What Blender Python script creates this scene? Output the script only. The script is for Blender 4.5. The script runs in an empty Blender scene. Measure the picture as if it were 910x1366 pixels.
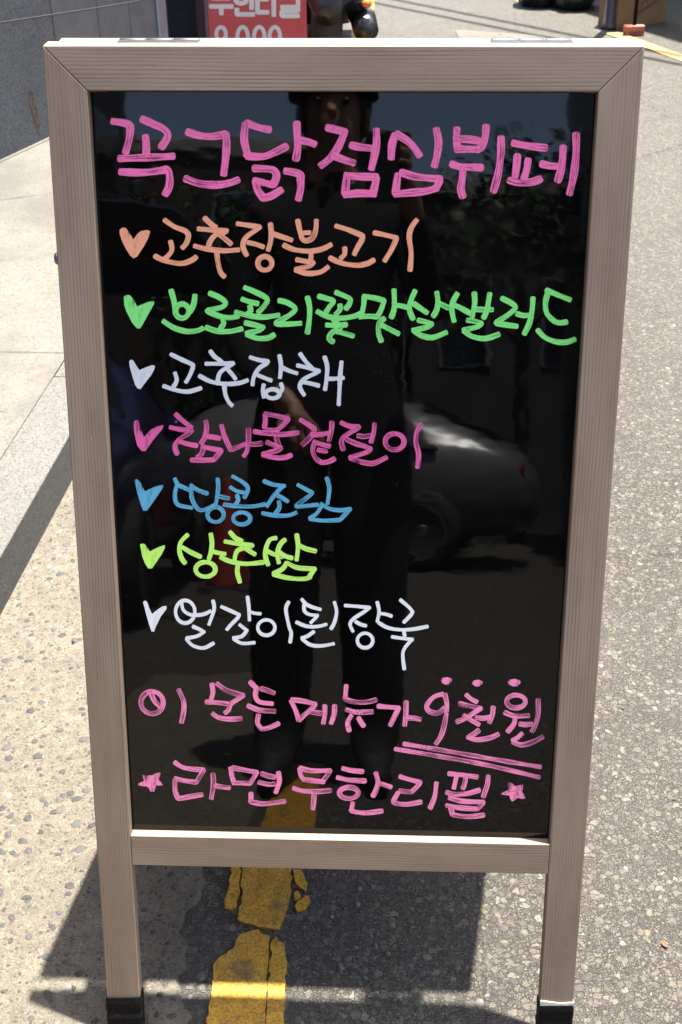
import bpy, bmesh, math, random
import numpy as np
from mathutils import Vector, Matrix
random.seed(7); rng = np.random.default_rng(11)
R_ = math.radians
scn = bpy.context.scene

# ------------------------------------------------------------------ camera
FPX = 1596.9; CW, CH = 910.0, 1366.0
CAM = np.array([0.04287, -0.91381, 1.44065])
PITCH, YAW, ROLL = 0.58716, -0.03734, -0.00757
LEAN = 0.28029
SUN = np.array([0.103, 0.251, 1.0])            # towards the sun
EXPOSURE = 2.34
def cam_axes():
    cy, sy = math.cos(YAW), math.sin(YAW)
    f = np.array([sy*math.cos(PITCH), cy*math.cos(PITCH), -math.sin(PITCH)])
    r = np.array([cy, -sy, 0.0]); u = np.cross(r, f)
    c, s = math.cos(ROLL), math.sin(ROLL)
    return c*r+s*u, -s*r+c*u, f
AX, AU, AF = cam_axes()
cd = bpy.data.cameras.new('camera'); cam = bpy.data.objects.new('camera', cd)
scn.collection.objects.link(cam); scn.camera = cam
cd.sensor_fit = 'HORIZONTAL'; cd.sensor_width = 36.0; cd.lens = FPX/CW*36.0
cd.clip_start = 0.02; cd.clip_end = 600
cd.dof.use_dof = True; cd.dof.focus_distance = 1.58; cd.dof.aperture_fstop = 26
m = Matrix.Identity(4)
for i in range(3):
    m[i][0] = AX[i]; m[i][1] = AU[i]; m[i][2] = -AF[i]; m[i][3] = CAM[i]
cam.matrix_world = m

# ------------------------------------------------------------------ sky and sun
sun_el = math.atan2(SUN[2], math.hypot(SUN[0], SUN[1])); sun_az = math.atan2(SUN[0], SUN[1])
w = bpy.data.worlds.new('World'); scn.world = w; w.use_nodes = True
nt = w.node_tree; nt.nodes.clear()
sky = nt.nodes.new('ShaderNodeTexSky'); sky.sky_type = 'NISHITA'; sky.sun_disc = False
sky.sun_elevation = sun_el; sky.sun_rotation = sun_az; sky.air_density = 1.0; sky.dust_density = 3.0; sky.ozone_density = 1.0
bg = nt.nodes.new('ShaderNodeBackground'); bg.inputs[1].default_value = 0.115
ow = nt.nodes.new('ShaderNodeOutputWorld')
nt.links.new(sky.outputs[0], bg.inputs[0]); nt.links.new(bg.outputs[0], ow.inputs[0])
sl = bpy.data.lights.new('sun', 'SUN'); sl.energy = 5.0; sl.angle = R_(0.53); sl.color = (1.0, 0.95, 0.87)
so = bpy.data.objects.new('sun', sl); scn.collection.objects.link(so)
so.rotation_euler = Vector(SUN).to_track_quat('Z', 'Y').to_euler(); so.location = (1, 2, 9)
scn.view_settings.view_transform = 'Standard'; scn.view_settings.look = 'None'
scn.view_settings.exposure = EXPOSURE; scn.view_settings.gamma = 1; scn.view_settings.use_curve_mapping = False

# ------------------------------------------------------------------ pixel helpers (direction only; distance from plane)
def ray(px, py):
    return AF*FPX + AX*(px-CW/2) - AU*(py-CH/2)
def on_ground(px, py, z=0.0):
    d = ray(px, py); return CAM + d*((z-CAM[2])/d[2])
NF = np.array([0, -math.cos(LEAN), math.sin(LEAN)])
def on_leaf(px, py, wofs=0.0):
    d = ray(px, py); return CAM + d*((wofs - NF@CAM)/(NF@d))
def on_y(px, py, y):
    d = ray(px, py); return CAM + d*((y-CAM[1])/d[1])
SL, CL = math.sin(LEAN), math.cos(LEAN)
def LF(u, v, wv):                      # leaf coordinates -> world
    return (u, v*SL - wv*CL, v*CL + wv*SL)

# ------------------------------------------------------------------ object helpers
def link(o): scn.collection.objects.link(o); return o
def tag(o, label=None, cat=None, group=None, kind=None):
    if label: o['label'] = label
    if cat: o['category'] = cat
    if group: o['group'] = group
    if kind: o['kind'] = kind
    return o
def thing(name, label, cat, loc=(0, 0, 0), rz=0, group=None):
    o = link(bpy.data.objects.new(name, None)); o.location = loc; o.rotation_euler = (0, 0, rz)
    o.empty_display_size = 0.1
    return tag(o, label, cat, group)
def from_bm(name, bm, mat, parent=None, smooth=False):
    me = bpy.data.meshes.new(name); bm.normal_update(); bm.to_mesh(me); bm.free()
    return from_me(name, me, mat, parent, smooth)
def from_me(name, me, mat, parent=None, smooth=False):
    for mm in (mat if isinstance(mat, (list, tuple)) else [mat]): me.materials.append(mm)
    if smooth:
        for p in me.polygons: p.use_smooth = True
    o = link(bpy.data.objects.new(name, me))
    if parent: o.parent = parent
    return o
def pyd(name, vs, fs, mat, parent=None, smooth=False):
    me = bpy.data.meshes.new(name); me.from_pydata([tuple(map(float, v)) for v in vs], [], fs); me.update()
    return from_me(name, me, mat, parent, smooth)
def add_box(bm, x0, x1, y0, y1, z0, z1, bev=0, seg=1, M=None):
    vs = [bm.verts.new(p) for p in ((x0,y0,z0),(x1,y0,z0),(x1,y1,z0),(x0,y1,z0),(x0,y0,z1),(x1,y0,z1),(x1,y1,z1),(x0,y1,z1))]
    fs = [bm.faces.new([vs[i] for i in q]) for q in ((3,2,1,0),(4,5,6,7),(0,1,5,4),(1,2,6,5),(2,3,7,6),(3,0,4,7))]
    if bev:
        es = {e for f in fs for e in f.edges}
        r = bmesh.ops.bevel(bm, geom=list(es), offset=bev, segments=seg, affect='EDGES', profile=0.5)
        vs = list({v for f in r['faces'] for v in f.verts} | {v for v in vs if v.is_valid})
    if M is not None:
        bmesh.ops.transform(bm, matrix=M, verts=[v for v in vs if v.is_valid])
def box(name, x0, x1, y0, y1, z0, z1, mat, parent=None, bev=0, seg=1):
    bm = bmesh.new(); add_box(bm, x0, x1, y0, y1, z0, z1, bev, seg); return from_bm(name, bm, mat, parent)
def add_tube(bm, pts, rad, seg=10, caps=True):
    pts = [Vector(p) for p in pts]; n = len(pts)
    rad = rad if isinstance(rad, (list, tuple)) else [rad]*n
    rings = []; up = Vector((0, 0, 1))
    for i, p in enumerate(pts):
        t = (pts[min(i+1, n-1)] - pts[max(i-1, 0)]).normalized()
        if abs(t.dot(up)) > 0.95: a = t.cross(Vector((1, 0, 0))).normalized()
        else: a = t.cross(up).normalized()
        b = t.cross(a)
        rings.append([bm.verts.new(p + (a*math.cos(2*math.pi*k/seg) + b*math.sin(2*math.pi*k/seg))*rad[i]) for k in range(seg)])
    for i in range(n-1):
        for k in range(seg):
            bm.faces.new((rings[i][k], rings[i][(k+1) % seg], rings[i+1][(k+1) % seg], rings[i+1][k]))
    if caps:
        bm.faces.new(rings[0][::-1]); bm.faces.new(rings[-1])
def tube(name, pts, rad, mat, parent=None, seg=10):
    bm = bmesh.new(); add_tube(bm, pts, rad, seg); bmesh.ops.recalc_face_normals(bm, faces=bm.faces[:])
    return from_bm(name, bm, mat, parent, True)
def lathe(name, prof, mat, parent=None, seg=24, M=None, smooth=True):
    vs, fs = [], []; n = len(prof)
    for (r, h) in prof:
        for k in range(seg):
            a = 2*math.pi*k/seg; vs.append(Vector((r*math.cos(a), r*math.sin(a), h)))
    for i in range(n-1):
        for k in range(seg):
            fs.append((i*seg+k, i*seg+(k+1) % seg, (i+1)*seg+(k+1) % seg, (i+1)*seg+k))
    fs.append(tuple(range(seg))[::-1]); fs.append(tuple(range((n-1)*seg, n*seg)))
    if M is not None: vs = [M @ v for v in vs]
    return pyd(name, vs, fs, mat, parent, smooth)

# ------------------------------------------------------------------ materials
def srgb(r, g, b):
    f = lambda c: (c/255/12.92) if c/255 <= 0.04045 else ((c/255+0.055)/1.055)**2.4
    return (f(r), f(g), f(b), 1)
class NT:
    def __init__(s, name):
        s.m = bpy.data.materials.new(name); s.m.use_nodes = True; s.t = s.m.node_tree; s.t.nodes.clear()
        s.out = s.t.nodes.new('ShaderNodeOutputMaterial'); s.b = s.t.nodes.new('ShaderNodeBsdfPrincipled')
        s.t.links.new(s.b.outputs[0], s.out.inputs[0])
    def n(s, ty, **k):
        nd = s.t.nodes.new('ShaderNode'+ty)
        for a, v in k.items(): setattr(nd, a, v)
        return nd
    def set(s, nd, key, v):
        sk = nd.inputs[key]
        if isinstance(v, bpy.types.NodeSocket): s.t.links.new(v, sk)
        else: sk.default_value = v
    def math(s, op, a, b=None, c=None, clamp=False):
        nd = s.n('Math', operation=op, use_clamp=clamp); s.set(nd, 0, a)
        if b is not None: s.set(nd, 1, b)
        if c is not None: s.set(nd, 2, c)
        return nd.outputs[0]
    def mapr(s, v, a, b, c=0.0, d=1.0, smooth=True):
        nd = s.n('MapRange', interpolation_type='SMOOTHSTEP' if smooth else 'LINEAR')
        for i, x in enumerate((v, a, b, c, d)): s.set(nd, i, x)
        return nd.outputs[0]
    def mix(s, f, a, b, mode='MIX'):
        nd = s.n('Mix', data_type='RGBA', blend_type=mode); s.set(nd, 0, f); s.set(nd, 6, a); s.set(nd, 7, b); return nd.outputs[2]
    def ramp(s, v, stops, interp='LINEAR'):
        nd = s.n('ValToRGB'); s.set(nd, 0, v); cr = nd.color_ramp; cr.interpolation = interp
        while len(cr.elements) < len(stops): cr.elements.new(0.5)
        for e, (p, c) in zip(cr.elements, stops): e.position = p; e.color = c
        return nd.outputs[0]
    def coord(s, kind='Object', scale=(1, 1, 1), loc=(0, 0, 0)):
        tc = s.n('TexCoord'); mp = s.n('Mapping'); s.t.links.new(tc.outputs[kind], mp.inputs[0])
        mp.inputs['Scale'].default_value = scale; mp.inputs['Location'].default_value = loc; return mp.outputs[0]
    def world(s, scale=(1, 1, 1)):
        g = s.n('NewGeometry'); mp = s.n('Mapping'); s.t.links.new(g.outputs['Position'], mp.inputs[0]); mp.inputs['Scale'].default_value = scale
        return mp.outputs[0]
    def noise(s, vec, scale, detail=4, rough=0.55, col=False):
        nd = s.n('TexNoise'); s.set(nd, 'Vector', vec); s.set(nd, 'Scale', scale); s.set(nd, 'Detail', detail); s.set(nd, 'Roughness', rough)
        return nd.outputs[1 if col else 0]
    def vor(s, vec, scale, feature='F1', out='Distance', rand=1.0):
        nd = s.n('TexVoronoi', feature=feature); s.set(nd, 'Vector', vec); s.set(nd, 'Scale', scale); s.set(nd, 'Randomness', rand); return nd.outputs[out]
    def sep(s, col):
        nd = s.n('SeparateColor'); s.set(nd, 0, col); return nd.outputs
    def bump(s, h, strength=0.3, dist=0.002, normal=None):
        nd = s.n('Bump'); s.set(nd, 'Height', h); nd.inputs['Strength'].default_value = strength; nd.inputs['Distance'].default_value = dist
        if normal is not None: s.set(nd, 'Normal', normal)
        s.t.links.new(nd.outputs[0], s.b.inputs['Normal']); return nd.outputs[0]
    def base(s, c, rough=0.6, metal=0.0, spec=0.5):
        s.set(s.b, 'Base Color', c); s.set(s.b, 'Roughness', rough); s.set(s.b, 'Metallic', metal); s.set(s.b, 'Specular IOR Level', spec)
        return s.m

def simple(name, col, rough=0.6, metal=0.0, var=0.15, scale=30, bump=0.0, spec=0.5):
    t = NT(name); nz = t.noise(t.coord(), scale, 5)
    c = t.mix(t.mapr(nz, 0.3, 0.7), tuple(x*(1-var) for x in col[:3])+(1,), tuple(min(1, x*(1+var)) for x in col[:3])+(1,))
    if bump: t.bump(nz, bump, 0.003)
    rr = t.math('ADD', t.math('MULTIPLY', nz, 0.15), rough-0.07)
    return t.base(c, rr, metal, spec)

def mat_wood():
    t = NT('stained_pine'); uv = t.n('UVMap').outputs[0]; oi = t.n('ObjectInfo')
    off = t.math('MULTIPLY', oi.outputs['Random'], 37.0)
    cx = t.n('CombineXYZ'); sx = t.n('SeparateXYZ'); t.set(sx, 0, uv)
    t.set(cx, 0, t.math('ADD', sx.outputs[0], off)); t.set(cx, 1, t.math('ADD', sx.outputs[1], off)); t.set(cx, 2, off)
    def mp(sc):
        q = t.n('Mapping'); t.set(q, 0, cx.outputs[0]); q.inputs['Scale'].default_value = sc; return q.outputs[0]
    warp = t.noise(mp((2.2, 18, 1)), 1.0, 2, 0.5)
    warp2 = t.noise(mp((9, 60, 1)), 1.0, 2, 0.5)
    ph = t.math('ADD', t.math('MULTIPLY', sx.outputs[1], 2*math.pi/0.0037), t.math('ADD', t.math('MULTIPLY', warp, 17.0), t.math('MULTIPLY', warp2, 2.6)))
    line = t.mapr(t.math('SINE', ph), 0.25, 1.0)
    fade = t.mapr(t.noise(mp((5, 55, 1)), 1.0, 3), 0.34, 0.66, 0.12, 1.0)
    line = t.math('MULTIPLY', line, fade)
    fib = t.noise(mp((28, 1300, 1)), 1.0, 4, 0.65)
    blo = t.noise(mp((5, 22, 1)), 1.0, 5, 0.6)
    c = t.mix(t.mapr(blo, 0.3, 0.72), (0.1919, 0.1437, 0.1022, 1), (0.2535, 0.1981, 0.1470, 1))
    c = t.mix(t.math('MULTIPLY', line, 0.62), c, (0.0891, 0.0598, 0.0409, 1))
    c = t.mix(t.mapr(fib, 0.35, 0.75, 0.0, 0.28), c, (0.2742, 0.2171, 0.1694, 1))
    # small knocks and pale scuffs
    sc = t.noise(mp((60, 160, 1)), 1.0, 3, 0.6); sc2 = t.noise(mp((3, 9, 1)), 1.0, 2)
    c = t.mix(t.math('MULTIPLY', t.mapr(sc, 0.70, 0.78), t.mapr(sc2, 0.5, 0.62)), c, (0.3290, 0.2576, 0.1854, 1))
    dk = t.noise(mp((45, 120, 7)), 1.0, 3, 0.6)
    c = t.mix(t.math('MULTIPLY', t.mapr(dk, 0.72, 0.8), 0.6), c, (0.0616, 0.0408, 0.0288, 1))
    hgt = t.math('ADD', t.math('MULTIPLY', line, -0.6), t.math('MULTIPLY', fib, 0.5))
    t.bump(hgt, 0.12, 0.0006)
    return t.base(c, 0.62, 0, 0.35)

def mat_panel():
    t = NT('black_acrylic'); co = t.coord()
    dust = t.noise(co, 900, 2, 0.5); area = t.noise(co, 3.5, 4, 0.6)
    spk = t.vor(co, 260, 'F1', 'Distance')
    spk = t.math('MULTIPLY', t.mapr(spk, 0.10, 0.03), t.mapr(t.noise(co, 41, 1), 0.62, 0.70))
    dd = t.math('ADD', t.math('MULTIPLY', t.mapr(dust, 0.58, 0.8), t.mapr(area, 0.45, 0.75, 0.0, 0.03)), t.math('MULTIPLY', spk, 0.5))
    smear = t.noise(t.coord(scale=(1, 1, 3)), 9, 5, 0.65)
    dd = t.math('ADD', dd, t.mapr(smear, 0.5, 0.85, 0.0, 0.002))
    c = t.mix(dd, (0.0015, 0.0015, 0.0016, 1), (0.5, 0.48, 0.45, 1))
    wav = t.noise(t.coord(scale=(1, 1, 1.6)), 16, 2, 0.5); fine = t.noise(co, 210, 2, 0.5)
    t.bump(t.math('ADD', wav, t.math('MULTIPLY', fine, 0.012)), 0.035, 0.003)
    t.set(t.b, 'IOR', 1.39)
    return t.base(c, t.mapr(smear, 0.35, 0.8, 0.015, 0.045), 0, 0.5)

def mat_marker(name, col, streak, soft=0.0):
    """liquid chalk pen: opaque pigment with dry streaks along the stroke (UV u along in px, v across 0..1)"""
    t = NT(name); uv = t.n('UVMap').outputs[0]; g = t.n('NewGeometry')
    off = t.math('MULTIPLY', g.outputs['Random Per Island'], 91.0)
    sx = t.n('SeparateXYZ'); t.set(sx, 0, uv)
    def vec(a, b):
        cx = t.n('CombineXYZ'); t.set(cx, 0, t.math('MULTIPLY', sx.outputs[0], a)); t.set(cx, 1, t.math('MULTIPLY', sx.outputs[1], b)); t.set(cx, 2, off); return cx.outputs[0]
    st = t.noise(vec(0.035, 7.5), 1.0, 3, 0.6); st2 = t.noise(vec(0.016, 19.0), 1.0, 2, 0.5); lo = t.noise(vec(0.03, 0.6), 1.0, 1)
    v = t.math('ADD', t.math('MULTIPLY', st, 0.65), t.math('MULTIPLY', st2, 0.35))
    e = t.math('ABSOLUTE', t.math('SUBTRACT', sx.outputs[1], 0.5))       # pigment gathers at the stroke edge
    v = t.math('ADD', v, t.mapr(e, 0.30, 0.47, 0.0, 0.13))
    thr = t.math('ADD', t.math('SUBTRACT', 0.36+0.17*streak, 0.0), t.math('MULTIPLY', t.math('SUBTRACT', lo, 0.5), 0.6*streak))
    a = t.mapr(t.math('SUBTRACT', v, thr), -0.075, 0.045, 0.26, 1.0)
    crack = t.vor(t.coord(), 70, 'DISTANCE_TO_EDGE', 'Distance')
    ck = t.math('MULTIPLY', t.mapr(crack, 0.018, 0.006), t.mapr(t.noise(t.coord(), 24, 2), 0.56, 0.60))
    a = t.math('MULTIPLY', a, t.math('SUBTRACT', 1.0, t.math('MULTIPLY', ck, 0.7*min(1, streak+0.1))))
    c = t.mix(t.mapr(st, 0.3, 0.7), tuple(x*0.86 for x in col[:3])+(1,), col)
    t.base(c, 0.75, 0, 0.2)
    tr = t.n('BsdfTransparent'); mx = t.n('MixShader'); t.set(mx, 0, a)
    t.t.links.new(tr.outputs[0], mx.inputs[1]); t.t.links.new(t.b.outputs[0], mx.inputs[2]); t.t.links.new(mx.outputs[0], t.out.inputs[0])
    return t.m

def mat_asphalt(name='worn_asphalt', k=1.0):
    t = NT(name); p = t.world(); wob = t.n('VectorMath', operation='ADD'); t.set(wob, 0, p)
    wn = t.n('VectorMath', operation='SCALE'); t.set(wn, 0, t.noise(p, 180, 2, 0.5, True)); wn.inputs[3].default_value = 0.006; t.t.links.new(wn.outputs[0], wob.inputs[1])
    q = wob.outputs[0]
    e1 = t.vor(q, 105, 'DISTANCE_TO_EDGE'); c1 = t.sep(t.vor(q, 105, 'F1', 'Color'))
    e2 = t.vor(q, 260, 'DISTANCE_TO_EDGE'); c2 = t.sep(t.vor(q, 260, 'F1', 'Color'))
    big = t.mapr(c1[1], 0.55, 0.6)
    st = [(0.0, (0.0246, 0.0224, 0.0191, 1)), (0.25, (0.0491, 0.0449, 0.0378, 1)), (0.5, (0.0713, 0.0641, 0.0526, 1)), (0.72, (0.0933, 0.0836, 0.0668, 1)), (0.88, (0.0983, 0.0789, 0.0534, 1)), (1.0, (0.1525, 0.1434, 0.1247, 1))]
    s1 = t.ramp(c1[0], st); s2 = t.ramp(c2[0], st)
    col = t.mix(big, s2, s1)
    edge = t.mix(big, t.mapr(e2, 0.02, 0.13), t.mapr(e1, 0.015, 0.07))
    ev = t.sep(edge)[0]
    col = t.mix(t.math('SUBTRACT', 1.0, ev), col, (0.0306, 0.0277, 0.0237, 1))
    ms = t.noise(p, 420, 3, 0.6); col = t.mix(t.mapr(ms, 0.3, 0.7, 0, 0.35), col, (0.0836, 0.0755, 0.0624, 1))
    lg = t.noise(p, 1.3, 4, 0.6); md = t.noise(p, 9, 3, 0.6)
    col = t.mix(t.mapr(lg, 0.32, 0.68, 0, 0.55), col, (0.0761, 0.0716, 0.0624, 1)); col = t.mix(t.mapr(md, 0.48, 0.72, 0, 0.6), col, (0.0491, 0.0440, 0.0364, 1))
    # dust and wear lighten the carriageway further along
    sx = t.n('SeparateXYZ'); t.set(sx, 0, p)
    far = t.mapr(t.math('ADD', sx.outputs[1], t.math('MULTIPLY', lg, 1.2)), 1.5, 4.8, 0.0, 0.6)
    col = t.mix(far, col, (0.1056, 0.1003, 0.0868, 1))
    cr = t.vor(t.world((1, 0.6, 1)), 1.1, 'DISTANCE_TO_EDGE'); cn = t.noise(p, 14, 3)
    ck = t.mapr(t.math('ADD', cr, t.math('MULTIPLY', cn, 0.02)), 0.0105, 0.013, 1, 0)
    col = t.mix(t.math('MULTIPLY', ck, 0.5), col, (0.0196, 0.0182, 0.0156, 1))
    gz = t.noise(p, 620, 3, 0.7); gz2 = t.noise(p, 230, 3, 0.7)
    gm = t.math('MULTIPLY', t.mapr(gz, 0.32, 0.68, 0.55, 1.4, False), t.mapr(gz2, 0.3, 0.7, 0.72, 1.25, False))
    gc = t.n('CombineColor'); [t.set(gc, q_, gm) for q_ in range(3)]
    col = t.mix(1.0, col, gc.outputs[0], 'MULTIPLY')
    h = t.math('ADD', t.math('MULTIPLY', ev, 0.7), t.math('MULTIPLY', ms, 0.5)); h = t.math('ADD', h, t.math('MULTIPLY', c1[2], 0.5))
    t.bump(t.math('ADD', h, t.math('MULTIPLY', gz, 0.6)), 0.9, 0.003)
    return t.base(col, 0.8, 0, 0.3)

def mat_concrete():
    t = NT('exposed_concrete'); p = t.world()
    n1 = t.noise(p, 55, 5, 0.65); n2 = t.noise(p, 7, 4, 0.6); n3 = t.noise(p, 520, 3, 0.6)
    col = t.mix(t.mapr(n1, 0.3, 0.7), (0.0820, 0.0712, 0.0544, 1), (0.1218, 0.1057, 0.0800, 1))
    col = t.mix(t.mapr(n2, 0.35, 0.75, 0, 0.55), col, (0.0746, 0.0663, 0.0533, 1))
    col = t.mix(t.mapr(n3, 0.57, 0.74, 0, 0.7), col, (0.0422, 0.0354, 0.0281, 1))
    col = t.mix(t.mapr(n3, 0.40, 0.28, 0, 0.5), col, (0.1590, 0.1425, 0.1164, 1))
    c1 = t.sep(t.vor(p, 150, 'F1', 'Color')); d1 = t.vor(p, 150, 'F1')
    gr = t.math('MULTIPLY', t.mapr(c1[0], 0.66, 0.68), t.mapr(d1, 0.45, 0.33))
    col = t.mix(t.math('MULTIPLY', gr, 0.8), col, t.ramp(c1[1], [(0, (0.0298, 0.0285, 0.0267, 1)), (0.5, (0.0596, 0.0541, 0.0460, 1)), (1, (0.1491, 0.1228, 0.0873, 1))]))
    gz = t.noise(p, 620, 3, 0.7); gz2 = t.noise(p, 230, 3, 0.7)
    gm = t.math('MULTIPLY', t.mapr(gz, 0.32, 0.68, 0.62, 1.35, False), t.mapr(gz2, 0.3, 0.7, 0.72, 1.25, False))
    gc = t.n('CombineColor'); [t.set(gc, q_, gm) for q_ in range(3)]
    col = t.mix(1.0, col, gc.outputs[0], 'MULTIPLY')
    pit = t.mapr(t.noise(p, 130, 4, 0.7), 0.66, 0.74); col = t.mix(t.math('MULTIPLY', pit, 0.75), col, (0.0333, 0.0292, 0.0245, 1))
    h = t.math('ADD', n1, t.math('MULTIPLY', n3, 0.6)); h = t.math('SUBTRACT', h, pit); t.bump(t.math('ADD', h, t.math('MULTIPLY', gr, 0.5)), 0.75, 0.0025)
    return t.base(col, 0.85, 0, 0.25)

def mat_granite(name, a, b, sp=(0.05, 0.05, 0.05, 1), scale=420, rough=0.75):
    t = NT(name); p = t.coord(); v = t.sep(t.vor(p, scale, 'F1', 'Color')); n = t.noise(p, 4, 4, 0.6); f = t.noise(p, scale*0.4, 3)
    col = t.mix(v[0], a, b); col = t.mix(t.mapr(v[1], 0.78, 0.82, 0, 0.75), col, sp); col = t.mix(t.mapr(n, 0.35, 0.75, 0, 0.4), col, tuple(x*0.75 for x in a[:3])+(1,))
    t.bump(f, 0.3, 0.0015)
    return t.base(col, rough, 0, 0.3)

def mat_pavement():
    t = NT('pavement_concrete'); p = t.world(); n = t.noise(p, 3.2, 5, 0.65); f = t.noise(p, 90, 5, 0.7); g = t.noise(p, 420, 3, 0.7); v = t.sep(t.vor(p, 210, 'F1', 'Color'))
    c = t.mix(t.mapr(n, 0.3, 0.7), (0.0763, 0.0709, 0.0601, 1), (0.1144, 0.1075, 0.0918, 1))
    c = t.mix(t.mapr(f, 0.5, 0.75, 0, 0.45), c, (0.0572, 0.0545, 0.0487, 1)); c = t.mix(t.mapr(v[0], 0.8, 0.84, 0, 0.45), c, (0.0419, 0.0413, 0.0406, 1))
    c = t.mix(t.mapr(g, 0.58, 0.7, 0, 0.5), c, (0.1373, 0.1324, 0.1177, 1))
    cr = t.vor(t.world((0.5, 1, 1)), 0.9, 'DISTANCE_TO_EDGE'); ck = t.mapr(t.math('ADD', cr, t.math('MULTIPLY', t.noise(p, 11, 4), 0.03)), 0.0155, 0.018, 1, 0)
    c = t.mix(t.math('MULTIPLY', ck, 0.6), c, (0.0305, 0.0288, 0.0259, 1))
    t.bump(t.math('ADD', f, t.math('MULTIPLY', g, 0.5)), 0.6, 0.002); return t.base(c, 0.85, 0, 0.25)

def mat_stone(name, stops, rough=0.7, dirt=0.5, dirtc=(0.20, 0.185, 0.16, 1)):
    t = NT(name); g = t.n('NewGeometry'); c = t.ramp(g.outputs['Random Per Island'], stops, 'LINEAR')
    n = t.noise(t.world(), 380, 4, 0.65); n2 = t.noise(t.world(), 120, 3, 0.6)
    c = t.mix(t.mapr(n, 0.35, 0.75, 0, dirt), c, dirtc); c = t.mix(t.mapr(n2, 0.5, 0.75, 0, 0.6), c, (0.07, 0.066, 0.06, 1))
    gz = t.mapr(t.noise(t.world(), 620, 3, 0.7), 0.32, 0.68, 0.6, 1.35, False); gc = t.n('CombineColor'); [t.set(gc, q_, gz) for q_ in range(3)]
    c = t.mix(1.0, c, gc.outputs[0], 'MULTIPLY')
    t.bump(n, 0.6, 0.0018)
    return t.base(c, rough, 0, 0.35)

def mat_paint():
    t = NT('yellow_road_paint'); p = t.world(); n = t.noise(p, 38, 5, 0.7); f = t.noise(p, 330, 3, 0.6)
    c = t.mix(t.mapr(n, 0.35, 0.7), (0.34, 0.178, 0.015, 1), (0.47, 0.260, 0.028, 1))
    c = t.mix(t.mapr(f, 0.44, 0.62, 0, 0.75), c, (0.1275, 0.0748, 0.0187, 1))
    g = t.noise(p, 17, 6, 0.75); c = t.mix(t.mapr(g, 0.50, 0.68, 0, 0.78), c, (0.0723, 0.0527, 0.0298, 1))
    t.bump(f, 0.5, 0.0012)
    return t.base(c, 0.7, 0, 0.3)

M = {}
M['wood'] = mat_wood(); M['panel'] = mat_panel()
M['pink'] = mat_marker('pink_marker', (0.98, 0.20, 0.46, 1), 0.55)
M['rose'] = mat_marker('rose_marker', (0.84, 0.25, 0.47, 1), 0.85)
M['magenta'] = mat_marker('magenta_marker', (0.72, 0.13, 0.36, 1), 0.8)
M['orange'] = mat_marker('orange_marker', (0.97, 0.42, 0.25, 1), 0.35)
M['green'] = mat_marker('green_marker', (0.25, 0.88, 0.23, 1), 0.4)
M['white'] = mat_marker('white_marker', (0.74, 0.78, 0.82, 1), 0.0)
M['blue'] = mat_marker('blue_marker', (0.10, 0.36, 0.56, 1), 0.6)
M['lime'] = mat_marker('lime_marker', (0.48, 0.86, 0.16, 1), 0.3)
M['asphalt'] = mat_asphalt(); M['concrete'] = mat_concrete()
M['paint'] = mat_paint()
M['paint_old'] = simple('faded_yellow_paint', (0.26, 0.17, 0.06), 0.8, 0, 0.3, 24, 0.2)
M['kerb'] = mat_granite('kerb_granite', (0.0706, 0.0678, 0.0604, 1), (0.1060, 0.1017, 0.0905, 1), (0.0354, 0.0339, 0.0309, 1), 330)
M['pave'] = mat_pavement()
M['wall'] = mat_granite('wall_granite', (0.0892, 0.0928, 0.0942, 1), (0.1535, 0.1571, 0.1571, 1), (0.0500, 0.0514, 0.0536, 1), 260)
M['wall2'] = simple('wall_panel_smooth', (0.118, 0.118, 0.12), 0.6, 0, 0.12, 14, 0.1)
M['steel'] = simple('hinge_steel', (0.20, 0.20, 0.22), 0.38, 0.9, 0.2, 200)
M['hinge'] = simple('blackened_hinge', (0.02, 0.02, 0.022), 0.45, 0, 0.3, 120)
M['tape'] = simple('black_cloth_tape', (0.0035, 0.0035, 0.0036), 0.7, 0, 0.4, 240, 0.5, 0.15)
M['cream'] = simple('cream_tape', (0.52, 0.49, 0.43), 0.7, 0, 0.12, 160, 0.2)
M['blackplastic'] = simple('black_plastic', (0.012, 0.012, 0.013), 0.3, 0, 0.3, 20)
M['blackgloss'] = simple('black_gloss', (0.008, 0.008, 0.009), 0.12, 0, 0.2, 6)
M['rubber'] = simple('tyre_rubber', (0.018, 0.018, 0.018), 0.8, 0, 0.2, 60)
M['chrome'] = simple('alloy', (0.5, 0.5, 0.52), 0.25, 1.0, 0.1, 20)
M['amber'] = simple('amber_lens', (0.62, 0.16, 0.03), 0.2, 0, 0.1, 60)
M['redlens'] = simple('red_lens', (0.12, 0.006, 0.006), 0.2, 0, 0.1, 60)
M['clearlens'] = simple('clear_lens', (0.6, 0.62, 0.65), 0.1, 0, 0.05, 60)
M['redvinyl'] = simple('red_vinyl', (0.43, 0.05, 0.06), 0.35, 0, 0.1, 5)
M['whiteprint'] = simple('white_print', (0.58, 0.55, 0.53), 0.5, 0, 0.06, 12)
M['card'] = simple('cardboard', (0.22, 0.135, 0.062), 0.85, 0, 0.12, 9, 0.1)
M['cardink'] = simple('brown_print', (0.16, 0.07, 0.04), 0.85, 0, 0.2, 40)
M['brush'] = simple('red_brush_plastic', (0.36, 0.11, 0.06), 0.6, 0, 0.2, 60, 0.2)
M['darksteel'] = simple('dark_shutter', (0.055, 0.055, 0.06), 0.5, 0.3, 0.2, 8)
M['polewhite'] = simple('white_pole_paint', (0.45, 0.45, 0.44), 0.6, 0, 0.1, 12)
M['bag'] = simple('black_bin_bag', (0.014, 0.014, 0.015), 0.25, 0, 0.3, 26, 0.8)
M['rust'] = simple('rust_stain', (0.105, 0.075, 0.055), 0.9, 0, 0.5, 60)
M['glass'] = simple('dark_window_glass', (0.012, 0.016, 0.02), 0.05, 0, 0.1, 3)
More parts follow.
